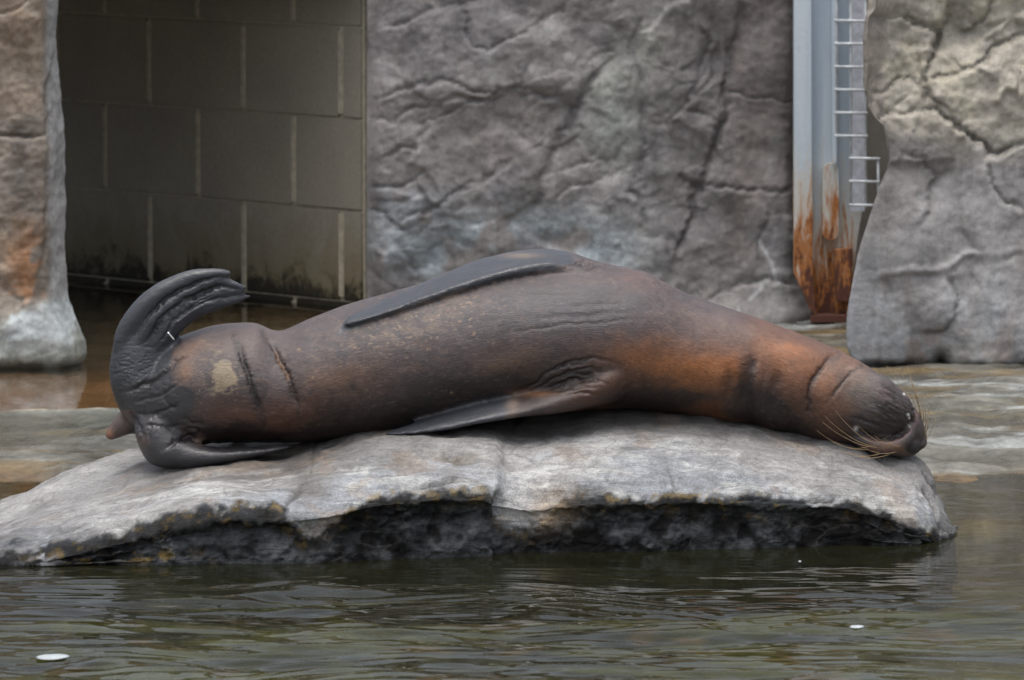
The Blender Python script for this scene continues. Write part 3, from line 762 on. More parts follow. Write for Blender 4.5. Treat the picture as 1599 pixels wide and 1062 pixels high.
    c = mixc(c, (.075, .075, .08), (1-sm(20, 230, px+40*n1))*sm(.35, .8, depth)*.7)
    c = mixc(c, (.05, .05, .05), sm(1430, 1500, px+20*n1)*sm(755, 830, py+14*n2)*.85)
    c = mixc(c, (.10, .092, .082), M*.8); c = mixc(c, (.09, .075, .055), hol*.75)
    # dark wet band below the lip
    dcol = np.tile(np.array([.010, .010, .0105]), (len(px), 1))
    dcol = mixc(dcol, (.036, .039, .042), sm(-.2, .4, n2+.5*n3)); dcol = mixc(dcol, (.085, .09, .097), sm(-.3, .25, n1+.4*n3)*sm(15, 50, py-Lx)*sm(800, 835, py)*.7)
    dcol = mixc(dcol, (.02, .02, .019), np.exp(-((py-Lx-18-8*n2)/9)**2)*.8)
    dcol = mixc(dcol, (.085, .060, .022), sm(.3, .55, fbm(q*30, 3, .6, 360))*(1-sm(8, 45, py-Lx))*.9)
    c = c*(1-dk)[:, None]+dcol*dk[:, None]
    yl = np.exp(-((py-Lx-2-5*n2)/6)**2)*sm(.1, .35, fbm(q*28, 4, .7, 370))*(sm(230, 300, px)*(1-sm(1080, 1150, px)))*vis
    c = mixc(c, (.26, .19, .08), yl*.6)
    yl = (np.exp(-(((px-200)/110)**2+((py-868)/9)**2)))*sm(.1, .4, fbm(q*24, 4, .6, 375)); c = mixc(c, (.30, .20, .05), yl*.8)
    c = mixc(c, (.33, .25, .17), np.exp(-(((px-850+10*n2)/40)**2+((py-795)/26)**2))*.75)
    c = mixc(c, (.40, .40, .40), np.exp(-(((px-805+10*n2)/26)**2+((py-795)/28)**2))*.7)
    c = mixc(c, (.55, .58, .62), np.exp(-(((px-70+8*n3)/18)**2+((py-855)/30)**2))*sm(-.1, .4, n3)*.5)
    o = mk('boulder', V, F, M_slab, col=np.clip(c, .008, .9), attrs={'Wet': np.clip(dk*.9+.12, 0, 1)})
    tag(o, 'flat pale grey boulder with a dark wet undercut rim carrying the sea lion', 'boulder')
boulder()

# ============================================================ SEA LION
def sealion():
    root_p = P(830, 650, 0.0)
    root = empty('sea_lion', tuple(root_p), 'brown sea lion asleep on its back on the pale boulder, hind flipper raised', 'sea lion')
    parts = []
    def st(rows, uv='perp', **kw):
        """rows: px,py,Y, u(px) in picture plane perpendicular to the path, v(m) along Y"""
        C = np.array([P(r[0], r[1], r[2]) for r in rows]); T = np.gradient(C, axis=0)
        A = []
        for r, c, t in zip(rows, C, T):
            t = np.array([t[0], 0, t[2]]); t /= np.linalg.norm(t); u = np.array([-t[2], 0, t[0]])
            A.append(np.concatenate([c, u*r[3]*MPX, np.array([0, r[4], 0])]))
        return loft(np.array(A), **kw)
    trunk = [(222,655,0,14,.02),(232,650,0,44,.07),(258,634,0,72,.115),(300,612,0,88,.150),(350,600,0,93,.166),(392,598,0,94,.170),(440,604,0,88,.162),(500,593,0,97,.17),(570,577,0,106,.178),
      (650,561,0,113,.188),(740,544,0,117,.197),(830,531,0,118,.202),(920,526,0,116,.2),(985,532,0,109,.188),(1045,549,0,96,.168),(1100,562,0,89,.154),(1160,577,0,84,.143),(1220,594,0,79,.133),
      (1280,613,0,74,.121),(1330,634,0,66,.109),(1368,655,0,56,.094),(1396,668,0,50,.080),(1417,678,0,40,.062),(1430,685,0,27,.042),(1437,689,0,14,.022),(1440,691,0,3,.006)]
    parts.append(st(trunk, nseg=64, n=6))
    # lower jaw, turned up to the viewer
    parts.append(st([(1290,610,-.045,50,.05),(1335,622,-.058,50,.05),(1368,634,-.068,47,.047),(1393,645,-.068,38,.040),(1410,652,-.062,30,.034),(1421,658,-.052,18,.024),(1428,661,-.042,6,.008)], nseg=32, n=5))
    # whisker pads and nose
    parts.append(st([(1345,690,-.04,10,.02),(1375,693,-.055,17,.035),(1405,697,-.05,17,.035),(1425,698,-.03,15,.03),(1436,698,-.01,8,.02),(1440,698,-.005,2,.005)], nseg=24, n=5))
    parts.append(st([(1400,640,.035,10,.02),(1420,655,.03,17,.03),(1434,676,.02,14,.03),(1438,694,0,10,.025),(1437,702,0,3,.01)], nseg=24, n=5))
    V, F = tube([P(1325,680,-.072), P(1350,691,-.078), P(1378,697,-.080), P(1402,694,-.074), P(1417,681,-.062), P(1424,664,-.050), P(1421,644,-.036), P(1409,622,-.022), P(1396,606,-.01)], [x*MPX for x in (6,11,14,14,12,8,6,4,2)], 12, 6); parts.append((V, F))
    def blade(rows, **kw):
        A = []
        for px, py, Y, U, W in rows:
            A.append(np.concatenate([P(px, py, Y), np.array(U), np.array(W)]))
        return loft(np.array(A), **kw)
    # upper fore flipper, laid along the flank
    parts.append(blade([
      (985,440,-.01,(0,.06,.0),(0,0,.03)), (935,427,-.02,(0,.075,.008),(0,-.004,.026)), (885,412,-.010,(0,.080,.014),(0,-.004,.022)),
      (835,408,-.022,(0,.082,.017),(0,-.004,.0195)), (785,415,-.034,(0,.080,.018),(0,-.003,.017)), (735,429,-.047,(0,.076,.018),(0,-.003,.0135)),
      (680,449,-.060,(0,.068,.017),(0,-.002,.0105)), (625,470,-.076,(0,.055,.014),(0,-.002,.0085)), (580,488,-.094,(0,.038,.010),(0,-.001,.0065)), (550,500,-.112,(0,.02,.006),(0,-.001,.005)), (537,505,-.12,(0,.006,.002),(0,0,.002))], nseg=40, n=6))
    # leading edge
    V, F = tube([P(900,422,-.070), P(850,417,-.085), P(790,428,-.100), P(730,445,-.115), P(670,465,-.124), P(610,486,-.129), P(565,500,-.130), P(540,506,-.130)], [.014,.0145,.013,.011,.009,.007,.006,.003], 12, 5); parts.append((V, F))
    V, F = tube([P(925,428,.0), P(975,434,.01), P(1012,444,.01), P(1048,474,.01)], [x*MPX for x in (12,16,17,8)], 16, 5); parts.append((V, F))
    V, F = tube([P(850,600,-.115), P(900,586,-.125), P(950,580,-.125), P(1005,585,-.10)], [x*MPX for x in (16,26,34,30)], 16, 5); parts.append((V, F))
    # lower fore flipper on the rock
    parts.append(blade([
      (1000,575,-.10,(0,.05,.0),(0,-.01,.06)), (955,598,-.135,(0,.06,.0),(0,-.01,.048)), (905,616,-.155,(0,.06,.004),(0,-.006,.035)), (860,626,-.165,(0,.06,.008),(0,-.004,.028)),
      (800,636,-.17,(0,.062,.014),(0,-.003,.020)), (745,646,-.172,(0,.060,.014),(0,-.003,.015)), (695,658,-.17,(0,.052,.012),(0,-.002,.011)), (645,669,-.165,(0,.038,.008),(0,-.001,.007)), (600,678,-.16,(0,.01,.002),(0,0,.003))], nseg=32, n=6))
    # raised hind flipper
    parts.append(st([(258,648,-.03,34,.05),(232,628,-.035,44,.056),(219,600,-.04,45,.055),(215,570,-.04,43,.048),(224,535,-.04,42,.036),(248,502,-.035,37,.026),(288,472,-.03,31,.019),(322,457,-.03,22,.014),(345,455,-.03,18,.012),(360,454,-.03,8,.007)], nseg=40, n=6))
    def digit(pts, rad): 
        V, F = tube([P(x, y, Y) for x, y, Y in pts], [r*MPX for r in rad], 12, 5); parts.append((V, F))
    digit([(188,560,-.05),(196,522,-.05),(219,487,-.05),(252,459,-.048),(292,438,-.045),(322,431,-.045),(346,428,-.045),(360,428,-.045)], [12,16,18,17,15,12,9,5])
    digit([(215,540,-.065),(240,500,-.062),(275,470,-.052),(312,449,-.046),(345,442,-.044),(372,447,-.044),(386,450,-.044)], [8,13,13,12,9,6,2])
    digit([(240,545,-.06),(262,512,-.058),(298,484,-.05),(335,462,-.045),(366,454,-.043),(384,457,-.043)], [8,12,12,10,6,2])
    digit([(246,555,-.05),(264,522,-.05),(298,491,-.045),(335,477,-.042),(370,468,-.041),(394,462,-.041)], [10,13,12,10,6,1.5])
    # folded lower hind flipper
    parts.append(st([(262,640,-.05,30,.05),(250,668,-.06,40,.062),(258,694,-.075,38,.058),(286,709,-.095,25,.05),(330,712,-.11,17,.045),(380,707,-.115,11,.038),(430,701,-.11,6,.025),(455,697,-.10,2,.01)], nseg=32, n=5))
    # tail
    parts.append(st([(250,650,0,24,.04),(222,652,0,26,.035),(205,656,0,23,.028),(191,664,-.005,17,.022),(179,674,-.008,12,.017),(170,681,-.01,8,.011),(166,684,-.01,3,.004)], nseg=24, n=5))
    V, F = join(parts)
    tmp = mk('tmp_body', V, F)
    bm = bmesh.new(); bm.from_mesh(tmp.data); bmesh.ops.recalc_face_normals(bm, faces=bm.faces[:]); bm.to_mesh(tmp.data); bm.free()
    r = tmp.modifiers.new('r', 'REMESH'); r.mode = 'VOXEL'; r.voxel_size = .0052; r.adaptivity = 0
    s = tmp.modifiers.new('s', 'SMOOTH'); s.factor = .5; s.iterations = 7
    u = tmp.modifiers.new('u', 'SUBSURF'); u.levels = 1; u.render_levels = 1
    dg = bpy.context.evaluated_depsgraph_get(); dg.update()
    me = bpy.data.meshes.new_from_object(tmp.evaluated_get(dg))
    bpy.data.objects.remove(tmp)
    n = len(me.vertices); V = np.zeros(n*3); me.vertices.foreach_get('co', V); V = V.reshape(-1, 3)
    N = np.zeros(n*3); me.vertices.foreach_get('normal', N); N = N.reshape(-1, 3)
    print('body verts', n)
    px, py = PJ(V); front = sm(.25, -.25, N[:, 1]) if False else np.clip(-N[:, 1]*1.6+.5, 0, 1)
    n1 = fbm(V*4, 3, .5, 401); n2 = fbm(V*12, 4, .55, 402); n3 = fbm(V*45, 3, .6, 403)
    D = .003*n1+.0012*n2
    wx, wy = wob(px, py, .05, 2.6); wx2, wy2 = wob(px, py, .16, 1.3); wx = wx+wx2; wy = wy+wy2
    fx, fy = px+wx, py+wy
    CR = [
     ([(366,528),(376,550),(386,580),(396,610),(405,640),(411,658)], 4.5, .007, .0, 16),
     ([(366,528),(386,580),(405,640),(411,658)], 14, .004, 0, 16), ([(411,520),(442,570),(463,628),(468,650)], 14, .004, 0, 16), ([(1318,548),(1283,572),(1264,615),(1263,665)], 14, .004, 0, 16),
     ([(411,520),(428,542),(442,570),(454,600),(463,628),(468,650)], 3.8, .007, .0, 18),
     ([(1318,548),(1300,556),(1283,572),(1271,592),(1264,615),(1262,640),(1263,665)], 3.6, .006, .0, 18),
     ([(1348,566),(1330,582),(1315,598),(1300,616),(1290,632)], 3, .003, .0, 14),
     ([(1180,545),(1172,575),(1168,610),(1166,650)], 11, .009, .0, 26),
     ([(1222,575),(1212,600),(1207,630),(1205,665)], 11, .006, .0, 24),
     ([(1140,575),(1136,600),(1134,640)], 9, .006, .002, 24),
     ([(1196,560),(1190,600),(1187,645)], 6, .003, 0, 14),
     # armpit folds
     ([(808,612),(835,600),(862,578),(895,565),(930,560),(972,570)], 3, .006, .0, 12),
     ([(830,612),(856,597),(885,583),(915,576),(948,582)], 2.6, .005, .0, 10),
     ([(840,612),(870,600),(898,591),(930,592),(952,600)], 2.6, .005, .0, 10),
     ([(850,612),(880,606),(908,602),(938,608)], 2.6, .004, .0, 9),
     ([(862,573),(890,572),(920,568)], 2.4, .004, .001, 8),
     ([(870,590),(900,584),(935,588)], 2.2, .004, .001, 7),
     ([(880,617),(905,612),(930,618)], 2.6, .005, .001, 8),
     # long flank creases
     ([(785,522),(830,514),(880,507),(930,505),(975,499),(1015,500)], 3, .0013, .0, 16),
     ([(740,462),(800,459),(860,460),(945,461)], 2.6, .0014, .0, 14),
     ([(800,500),(870,495),(930,492),(990,486)], 5, .0015, .0, 16),
     ([(870,480),(930,476),(1000,470)], 6, .0015, .0, 20),
     # shoulder crease lines
     ([(885,418),(905,408),(925,404)], 2.4, .005, .001, 8), ([(895,420),(918,411),(940,408)], 2.4, .005, .001, 8), ([(905,423),(935,414),(965,415)], 2.4, .004, .001, 8),
     # mouth
     ([(1318,656),(1330,663),(1346,674),(1362,682),(1382,685),(1400,682),(1415,672),(1425,658),(1428,640),(1423,622),(1412,606)], 2.6, .008, -.0005, 9),
     ([(1326,650),(1345,655),(1362,664),(1385,668)], 3, .004, .001, 9), ([(1380,612),(1395,622),(1408,634)], 3, .003, .001, 8), ([(1372,598),(1390,610),(1404,622)], 2.5, .003, .001, 7),
     ([(1310,672),(1335,690),(1360,700)], 3, .004, -.001, 10),
     # hind flipper digit grooves
     ([(215,520),(236,488),(262,465),(300,445),(330,435),(352,433)], 2.8, .008, .001, 8),
     ([(232,530),(250,500),(283,474),(318,457),(350,448),(372,452)], 3, .008, .002, 8),
     ([(240,545),(262,520),(270,500),(300,480),(336,468),(362,462)], 2.6, .007, .002, 8),
     ([(285,488),(310,470),(330,463)], 2.2, .004, .001, 6), ([(238,520),(252,505),(256,488)], 2, .004, .001, 6),
     # rump folds
     ([(190,612),(215,606),(240,596),(262,578),(268,566)], 3.4, .007, -.001, 13), ([(200,628),(235,622),(262,612),(285,594)], 3, .004, .0, 12),
     ([(200,640),(230,648),(262,640),(285,628)], 3, .005, .0, 12), ([(222,668),(240,664),(262,668),(290,660)], 2.6, .004, .0, 10),
     ([(255,612),(262,632),(278,640)], 2.6, .003, .0, 8), ([(238,655),(232,675),(236,700)], 2.6, .003, .0, 9),
     ([(255,702),(275,690),(298,684),(312,688)], 3.5, .010, .003, 10), ([(308,692),(350,697),(400,697),(430,694)], 3.5, .009, -.002, 10),
     ([(210,650),(218,668),(222,690)], 3, .006, .002, 8), ([(262,578),(275,566),(290,558)], 3, .006, .002, 8), ([(215,660),(208,650),(200,640)], 3, .006, .001, 8),
     ([(290,668),(306,672),(318,684)], 3, .006, .002, 9), ([(280,650),(300,662),(322,666)], 3, .004, .002, 9),
     # far-shoulder bump edge
     ([(1015,432),(1040,452),(1065,468)], 5, .004, .002, 14),
    ]
    Dc, M = cracks(fx, fy, CR, None, .32, False); D += Dc*front
    M = M*front
    # parallel wrinkles across the root of the raised flipper and the rump
    rum = np.exp(-(((px-232)/52)**2+((py-628)/52)**2)); root_ = np.exp(-(((px-215)/45)**2+((py-565)/42)**2))
    wr = np.abs(perlin(np.stack([fx*.035, fy*.12, px*0+3], 1))); D += root_*front*.0022*(sm(0, .12, wr)-1)
    wr2 = ridged(np.stack([fx*.06, fy*.13, px*0+8], 1), 3, .6); D += rum*front*-.0012*sm(.55, 1.3, wr2)
    jw = np.exp(-(((px-1385)/34)**2+((py-648)/34)**2))*front; rt = (px-1385)*.87+(py-648)*.5; rn = -(px-1385)*.5+(py-648)*.87
    D += jw*-.0024*sm(.5, 1.2, ridged(np.stack([rt*.035+.02*wx, rn*.14, 0*px+5], 1), 3, .6))
    # soft neck rolls
    D += .005*np.sin((px-1085-.35*(py-560))/34*math.pi)*np.exp(-((px-1180)/75)**2)*sm(540, 600, py)*front
    V2 = V+N*D[:, None]
    me.vertices.foreach_set('co', V2.ravel()); me.update()
    # ------------------------------------------------ coat colour
    m3 = fbm(V*np.array([7, 7, 9]), 5, .6, 420); gr = fbm(V*np.array([26, 26, 60]), 4, .65, 430)
    qx, qy = px+14*m3, py+14*n2
    def blob(cx, cy, rx, ry, rot=0.0):
        c_, s_ = math.cos(R(rot)), math.sin(R(rot)); dx, dy = qx-cx, qy-cy
        return np.exp(-(((dx*c_+dy*s_)/rx)**2+((-dx*s_+dy*c_)/ry)**2))
    c = np.tile(np.array([.056, .043, .042]), (n, 1))
    c = mixc(c, (.036, .028, .029), sm(-.1, .5, m3)*.6)
    c = mixc(c, (.105, .070, .056), sm(.1, .5, gr+.4*n1)*.4)
    OR = (.285, .112, .042); BR = (.12, .048, .022)
    c = mixc(c, (.048, .045, .053), np.clip(blob(880, 480, 160, 45, -3)+blob(700, 480, 90, 25, -20)*.5, 0, 1)*.7)
    c = mixc(c, (.13, .093, .07), np.clip(blob(660, 510, 80, 28, -15)+blob(700, 470, 50, 14, -15), 0, 1)*sm(-.5, .3, gr)*.6)
    c = mixc(c, OR, np.clip(blob(1095, 585, 75, 50, 10)+blob(1000, 560, 70, 26, 10)*.55+blob(1130, 620, 50, 40), 0, 1)*.9)
    c = mixc(c, BR, np.clip(blob(1010, 620, 90, 40)+blob(930, 615, 50, 25), 0, 1)*.8)
    c = mixc(c, BR, sm(1130, 1190, px)*(1-sm(1330, 1370, px+.3*(py-600)))*.6)
    c = mixc(c, OR, np.clip(blob(1225, 555, 42, 26, 20)+blob(1178, 590, 12, 40)*.7+blob(1290, 590, 26, 34, -30)*.75, 0, 1)*.7)
    c = mixc(c, (.17, .095, .06), blob(1320, 575, 34, 26, 20)*.7)
    c = mixc(c, (.085, .074, .064), np.clip(blob(1350, 612, 36, 34)+0*px, 0, 1)*.75)
    c = mixc(c, (.125, .072, .048), np.clip(blob(795, 570, 45, 30)+blob(520, 600, 55, 26)*.9+blob(560, 585, 60, 25)*.4, 0, 1)*.75)
    c = mixc(c, (.14, .058, .032), np.clip(blob(430, 665, 60, 22)+blob(480, 640, 50, 20)*.7+blob(360, 650, 40, 25)*.6, 0, 1)*.65)
    c = mixc(c, (.25, .20, .13), sm(.25, .6, blob(345, 588, 21, 30)+.3*gr)*.8)
    c = mixc(c, (.18, .10, .06), np.clip(blob(300, 548, 30, 12, -20)*.7+blob(285, 578, 16, 12), 0, 1)*.75)
    c = mixc(c, (.10, .07, .06), blob(385, 525, 60, 22, -10)*.6)
    c = mixc(c, (.13, .075, .06), blob(1000, 437, 55, 14, 12)*.6); c = mixc(c, (.12, .085, .075), blob(1110, 500, 60, 20, 20)*.5)
    # underside shade of flank, chest and neck painted into the coat colour
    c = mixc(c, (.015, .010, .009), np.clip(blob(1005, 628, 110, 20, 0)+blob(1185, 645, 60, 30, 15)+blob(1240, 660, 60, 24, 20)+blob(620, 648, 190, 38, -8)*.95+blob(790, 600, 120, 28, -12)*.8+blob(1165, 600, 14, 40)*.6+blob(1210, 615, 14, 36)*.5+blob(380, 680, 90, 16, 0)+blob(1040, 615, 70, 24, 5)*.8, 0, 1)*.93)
    # shade of hip and neck grooves and armpit painted in; fur flecks
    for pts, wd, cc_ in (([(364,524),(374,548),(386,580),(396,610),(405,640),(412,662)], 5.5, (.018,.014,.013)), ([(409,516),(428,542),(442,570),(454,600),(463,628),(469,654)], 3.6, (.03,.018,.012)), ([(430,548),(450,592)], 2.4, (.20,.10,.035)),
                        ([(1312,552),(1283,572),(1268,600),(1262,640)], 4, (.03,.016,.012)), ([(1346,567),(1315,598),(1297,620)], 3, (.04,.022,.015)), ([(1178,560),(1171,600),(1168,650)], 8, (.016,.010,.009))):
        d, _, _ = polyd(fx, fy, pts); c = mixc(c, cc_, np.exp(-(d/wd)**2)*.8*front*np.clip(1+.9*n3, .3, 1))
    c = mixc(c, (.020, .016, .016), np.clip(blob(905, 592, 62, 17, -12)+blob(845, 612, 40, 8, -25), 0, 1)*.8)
    fk = sm(.35, .7, fbm(V*np.array([90, 90, 130]), 3, .6, 480)); c = mixc(c, (.27, .19, .13), fk*np.clip(blob(660, 500, 120, 45, -15)+blob(340, 580, 40, 40)+.25, 0, 1)*.55)
    # small dark marks and pale scars
    for x, y, rx, ry in ((530, 552, 9, 8), (537, 560, 4, 10), (551, 604, 5, 5), (475, 530, 7, 3), (486, 612, 5, 4)):
        c = mixc(c, (.025, .022, .026), np.exp(-(((fx-x)/rx)**2+((fy-y)/ry)**2))*.85*front)
    for x, y in ((554, 541), (604, 538), (603, 521), (488, 588), (706, 613), (740, 520), (467, 547)):
        c = mixc(c, (.30, .19, .11), np.exp(-(((fx-x)/2.0)**2+((fy-y)/2.2)**2))*.6*front)
    # bare dark skin: flippers and rump
    SK = (.031, .034, .041)
    def poly_in(pts):
        pts = np.array(pts, float); ins = np.zeros(n, bool)
        for k in range(len(pts)):
            a, b = pts[k], pts[(k+1) % len(pts)]
            cond = ((a[1] > qy2) != (b[1] > qy2)); xi = (b[0]-a[0])*(qy2-a[1])/(b[1]-a[1]+1e-9)+a[0]; ins ^= cond & (qx2 < xi)
        d, _, _ = polyd(qx2, qy2, np.vstack([pts, pts[:1]]).tolist()); return sm(-4, 4, np.where(ins, d, -d))
    qx2, qy2 = px+3*n2+2*n3, py+3*n2+2*n3
    hf = poly_in([(150,640),(150,400),(400,400),(400,475),(345,488),(300,512),(272,545),(262,572),(270,600),(300,610),(300,640),(285,668),(300,690),(320,692),(460,694),(460,720),(300,745),(230,745),(205,700),(205,665)])
    rump = poly_in([(150,400),(400,400),(400,475),(345,488),(300,512),(272,545),(258,566),(235,590),(160,610)])
    ff = poly_in([(525,520),(540,495),(640,452),(720,415),(800,385),(880,385),(900,408),(865,421),(830,427),(770,439),(700,459),(600,492),(545,514)])
    lf = poly_in([(590,690),(600,672),(700,640),(760,622),(800,614),(802,632),(780,662),(700,680)])
    skin = np.clip(np.maximum.reduce([hf, ff, lf]), 0, 1)
    c = mixc(c, SK, skin); c = mixc(c, (.040, .038, .040), np.clip(hf-rump, 0, 1)*.75)
    c = mixc(c, (.14, .085, .065), np.clip(blob(300, 668, 20, 12)+blob(220, 690, 8, 16)*.5, 0, 1)*hf*.7)
    c = mixc(c, (.22, .155, .12), np.exp(-(((px-312)/8)**2+((py-688)/6)**2))*.8)
    c = mixc(c, (.20, .15, .12), np.exp(-(((px-800+3*n2)/10)**2+((py-632)/16)**2))*.6); c = mixc(c, (.25, .13, .07), np.exp(-(((px-835)/30)**2+((py-614)/5)**2))*.6)
    c = mixc(c, (.19, .14, .10), np.exp(-(((px-815)/30)**2+((py-398)/4)**2))*.7)
    # tail tip
    tl = 1-sm(198, 212, px+.25*(py-660)); tl = tl*(py > 640); c = mixc(c, (.09, .062, .053), tl*.9); c = mixc(c, (.30, .14, .075), np.exp(-(((px-171)/6)**2+((py-678)/7)**2))*.7)
    # face
    c = mixc(c, (.022, .018, .018), np.clip(blob(1388, 650, 36, 36)+blob(1340, 668, 26, 14, 20)+blob(1340, 690, 40, 12), 0, 1)*.85)
    c = mixc(c, (.13, .085, .085), blob(1382, 622, 16, 8, 40)*.5)
    c = mixc(c, (.15, .085, .05), np.clip(blob(1385, 703, 30, 9), 0, 1)*.8)
    c = mixc(c, (.19, .12, .11), np.exp(-(((polyd(px, py, [(1352,684),(1375,691),(1400,689),(1418,678),(1431,660),(1434,640)])[0])/3.2)**2))*.55*front)
    c = mixc(c, (.05, .04, .042), np.clip(np.exp(-(((px-1432)/12)**2+((py-688)/20)**2)), 0, 1)*.8)
    c = mixc(c, (.010, .010, .012), sm(.3, .7, np.exp(-(((px-1428)/15)**2+((py-701)/11)**2))))
    for x, y, s in ((1337, 669, 3.4), (1419, 648, 2.2), (1421, 653, 1.8), (1422, 666, 1.6), (1412, 615, 2.0), (268, 700, .1)):
        c = mixc(c, (.62, .62, .6), np.exp(-(((px-x)/s)**2+((py-y)/s)**2)))  # foam spot and wet glints painted as pale dots
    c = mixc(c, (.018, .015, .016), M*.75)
    wet = np.clip(skin*.35+np.exp(-(((px-1405)/45)**2+((py-660)/50)**2))*.7, 0, 1)
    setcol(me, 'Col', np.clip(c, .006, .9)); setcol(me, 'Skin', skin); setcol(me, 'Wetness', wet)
    # hair direction coordinate: along the spine, across the spine
    sp = crom(np.array([(r[0], r[1]) for r in trunk], float), 6); seg = np.r_[0, np.cumsum(np.hypot(*np.diff(sp, axis=0).T))]
    k = np.clip(np.searchsorted(sp[:, 0], px), 1, len(sp)-1); t = sp[k]-sp[k-1]; t /= np.hypot(t[:, 0], t[:, 1])[:, None]
    s_ = seg[k]+(px-sp[k, 0])*t[:, 0]+(py-sp[k, 1])*t[:, 1]; d_ = -(px-sp[k, 0])*t[:, 1]+(py-sp[k, 1])*t[:, 0]
    setcol(me, 'Flow', np.stack([s_*.01, d_*.01, V[:, 1]*6.6], 1))
    me.polygons.foreach_set('use_smooth', [True]*len(me.polygons))
    # material
    T = NT('sea_lion_coat'); col = T.attr('Col'); skn = T.attr('Skin'); fl = T.attr('Flow'); wt = T.attr('Wetness')
    mp = T.n('ShaderNodeMapping'); mp.inputs['Scale'].default_value = (7, 60, 60); T.l(fl, mp.inputs[0])
    hair = T.noise(mp.outputs[0], 1.0, 4, .65, .3)
    mp2 = T.n('ShaderNodeMapping'); mp2.inputs['Scale'].default_value = (22, 140, 140); T.l(fl, mp2.inputs[0]); hair2 = T.noise(mp2.outputs[0], 1.0, 3, .7, .2)
    fur = T.math('SUBTRACT', 1.0, skn)
    p = T.pos(); mott = T.noise(p, 30, 6, .65)
    hc = T.mix(1, T.ramp(hair, [(.3, .70), (.5, 1.0), (.72, 1.42)]), T.ramp(hair2, [(.3, .72), (.5, 1.), (.7, 1.34)]), 'MULTIPLY')
    cc = T.mix(fur, col, T.mix(1, col, hc, 'MULTIPLY'))
    cc = T.mix(1, cc, T.ramp(mott, [(.3, .84), (.7, 1.16)]), 'MULTIPLY')
    # skin crinkle
    v = T.voro(T.mix(.12, p, T.n('ShaderNodeTexNoise', Scale=14.0).outputs['Color']), 85, 'DISTANCE_TO_EDGE')
    ck = T.math('MULTIPLY', T.ramp(v, [(0., 0.), (.12, 1.)]), skn)
    hh = T.math('MULTIPLY', T.math('ADD', hair, T.math('MULTIPLY', hair2, .6)), fur)
    b = T.bump(hh, .42, .0035); b = T.bump(ck, .35, .0012, b); b = T.bump(T.noise(p, 400, 3, .6), .2, .0006, b)
    rg = T.math('SUBTRACT', T.mr(hair, .3, .7, .35, .50), T.math('MULTIPLY', wt, .12))
    hs_ = T.n('ShaderNodeHueSaturation', Saturation=1.04); T.l(cc, hs_.inputs['Color']); T.fin(hs_.outputs[0], rg, b)
    T.b.inputs['Sheen Weight'].default_value = .0; T.b.inputs['Coat Weight'].default_value = .04; T.b.inputs['Coat Roughness'].default_value = .30; T.b.inputs['Sheen Roughness'].default_value = .5
    T.b.inputs['Specular IOR Level'].default_value = .52
    me.materials.clear(); me.materials.append(T.m)
    me.name = 'body'
    body = bpy.data.objects.new('body', me); COL.objects.link(body); body.parent = root; body.location = -root_p
    # whiskers
    M_wh = mat_simple('whisker', (.40, .28, .15), .35)
    rng = np.random.RandomState(3)
    def whisker(pts, r):
        V, F = tube([P(x, y, Y)-root_p for x, y, Y in pts], r, 6, 6); mk('whisker', V, F, M_wh, root)
    base = [(1408,703),(1400,706),(1390,704),(1396,698),(1384,700),(1376,697),(1403,694),(1410,698),(1380,705),(1370,701),(1388,694),(1372,692)]
    tips = [(1345,697),(1310,701),(1296,697),(1284,659),(1288,650),(1304,641),(1365,680),(1380,684),(1327,706),(1275,672),(1340,664),(1300,690)]
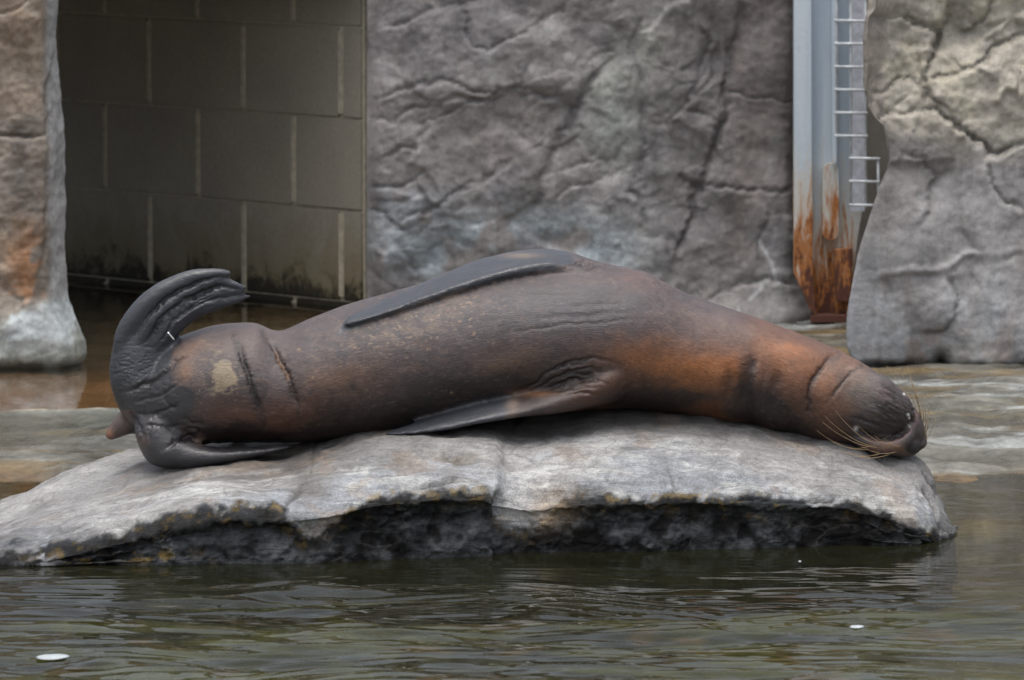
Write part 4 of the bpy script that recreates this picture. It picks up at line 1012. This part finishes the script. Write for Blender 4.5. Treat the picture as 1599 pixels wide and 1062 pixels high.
    for (bx, by), (tx, ty) in zip(base, tips):
        mx, my = (bx*.5+tx*.5), (by*.5+ty*.5)+abs(bx-tx)*.13
        whisker([(bx, by, -.075), (bx*.75+tx*.25, by*.75+ty*.25+abs(bx-tx)*.09, -.10), (mx, my, -.115), (bx*.2+tx*.8, by*.2+ty*.8+abs(bx-tx)*.08, -.125), (tx, ty, -.13)], [.0006, .0006, .0005, .0003, .0002])
    fan = [(1432,668,1404,575),(1434,672,1417,572),(1436,676,1421,590),(1437,672,1426,600),(1438,678,1436,612),(1439,684,1444,620),(1438,668,1441,628),(1440,690,1450,632),(1440,684,1455,645),(1439,695,1461,655),(1436,664,1432,615),(1434,660,1425,596),(1438,688,1448,650),(1430,655,1385,571)]
    for bx, by, tx, ty in fan:
        k = (by-ty)*.10
        whisker([(bx-2, by, .0), (bx*.7+tx*.3+k*.7, by*.7+ty*.3, -.012), (bx*.4+tx*.6+k*.5, by*.4+ty*.6, -.02), (tx, ty, -.03)], [.0009, .0008, .0006, .0003])
    # eyelid and ear of the far and near side
    # flipper tag
    M_tag = mat_simple('tag_metal', (.75, .75, .74), .25, .9)
    q = [P(262, 519, -.085), P(267, 523, -.088), P(272, 531, -.085)]
    q[1] = (q[0]+q[2])/2; V, F = tube([x-root_p for x in q], [.0022, .0026, .0022], 6, 3); mk('flipper_tag', V, F, M_tag, root)
sealion()

# ============================================================ flecks on the water
M_fl = mat_simple('pale_fleck', (.36, .40, .41), .5)
for x, y, r, lab in ((82, 1026, .033, 'larger pale oval fleck floating low on the left of the water'), (1338, 979, .016, 'small pale fleck floating on the right half of the water'), (1249, 877, .004, 'tiny whitish fleck floating close under the right end of the boulder')):
    Y = Ywater(y, .006); c = P(x, y, Y); th = np.arange(24)/24*2*np.pi
    rings = [(.35, .0022), (.8, .0018), (1., .0), (.8, -.0015)]; V = []
    for rr, dz in rings:
        for a in th:
            k = 1+.10*math.sin(2*a+x)+.05*math.sin(3*a); V.append((r*rr*k*math.cos(a), r*rr*k*1.15*math.sin(a), dz))
    F = [[i*24+j, i*24+(j+1) % 24, (i+1)*24+(j+1) % 24, (i+1)*24+j][::-1] for i in range(3) for j in range(24)]; F.append(list(range(24))); F.append([72+j for j in range(24)][::-1])
    o = mk('floating_fleck', V, F, M_fl); o.location = (c[0], Y, .006); tag(o, lab, 'fleck', 'pale flecks floating on the water')
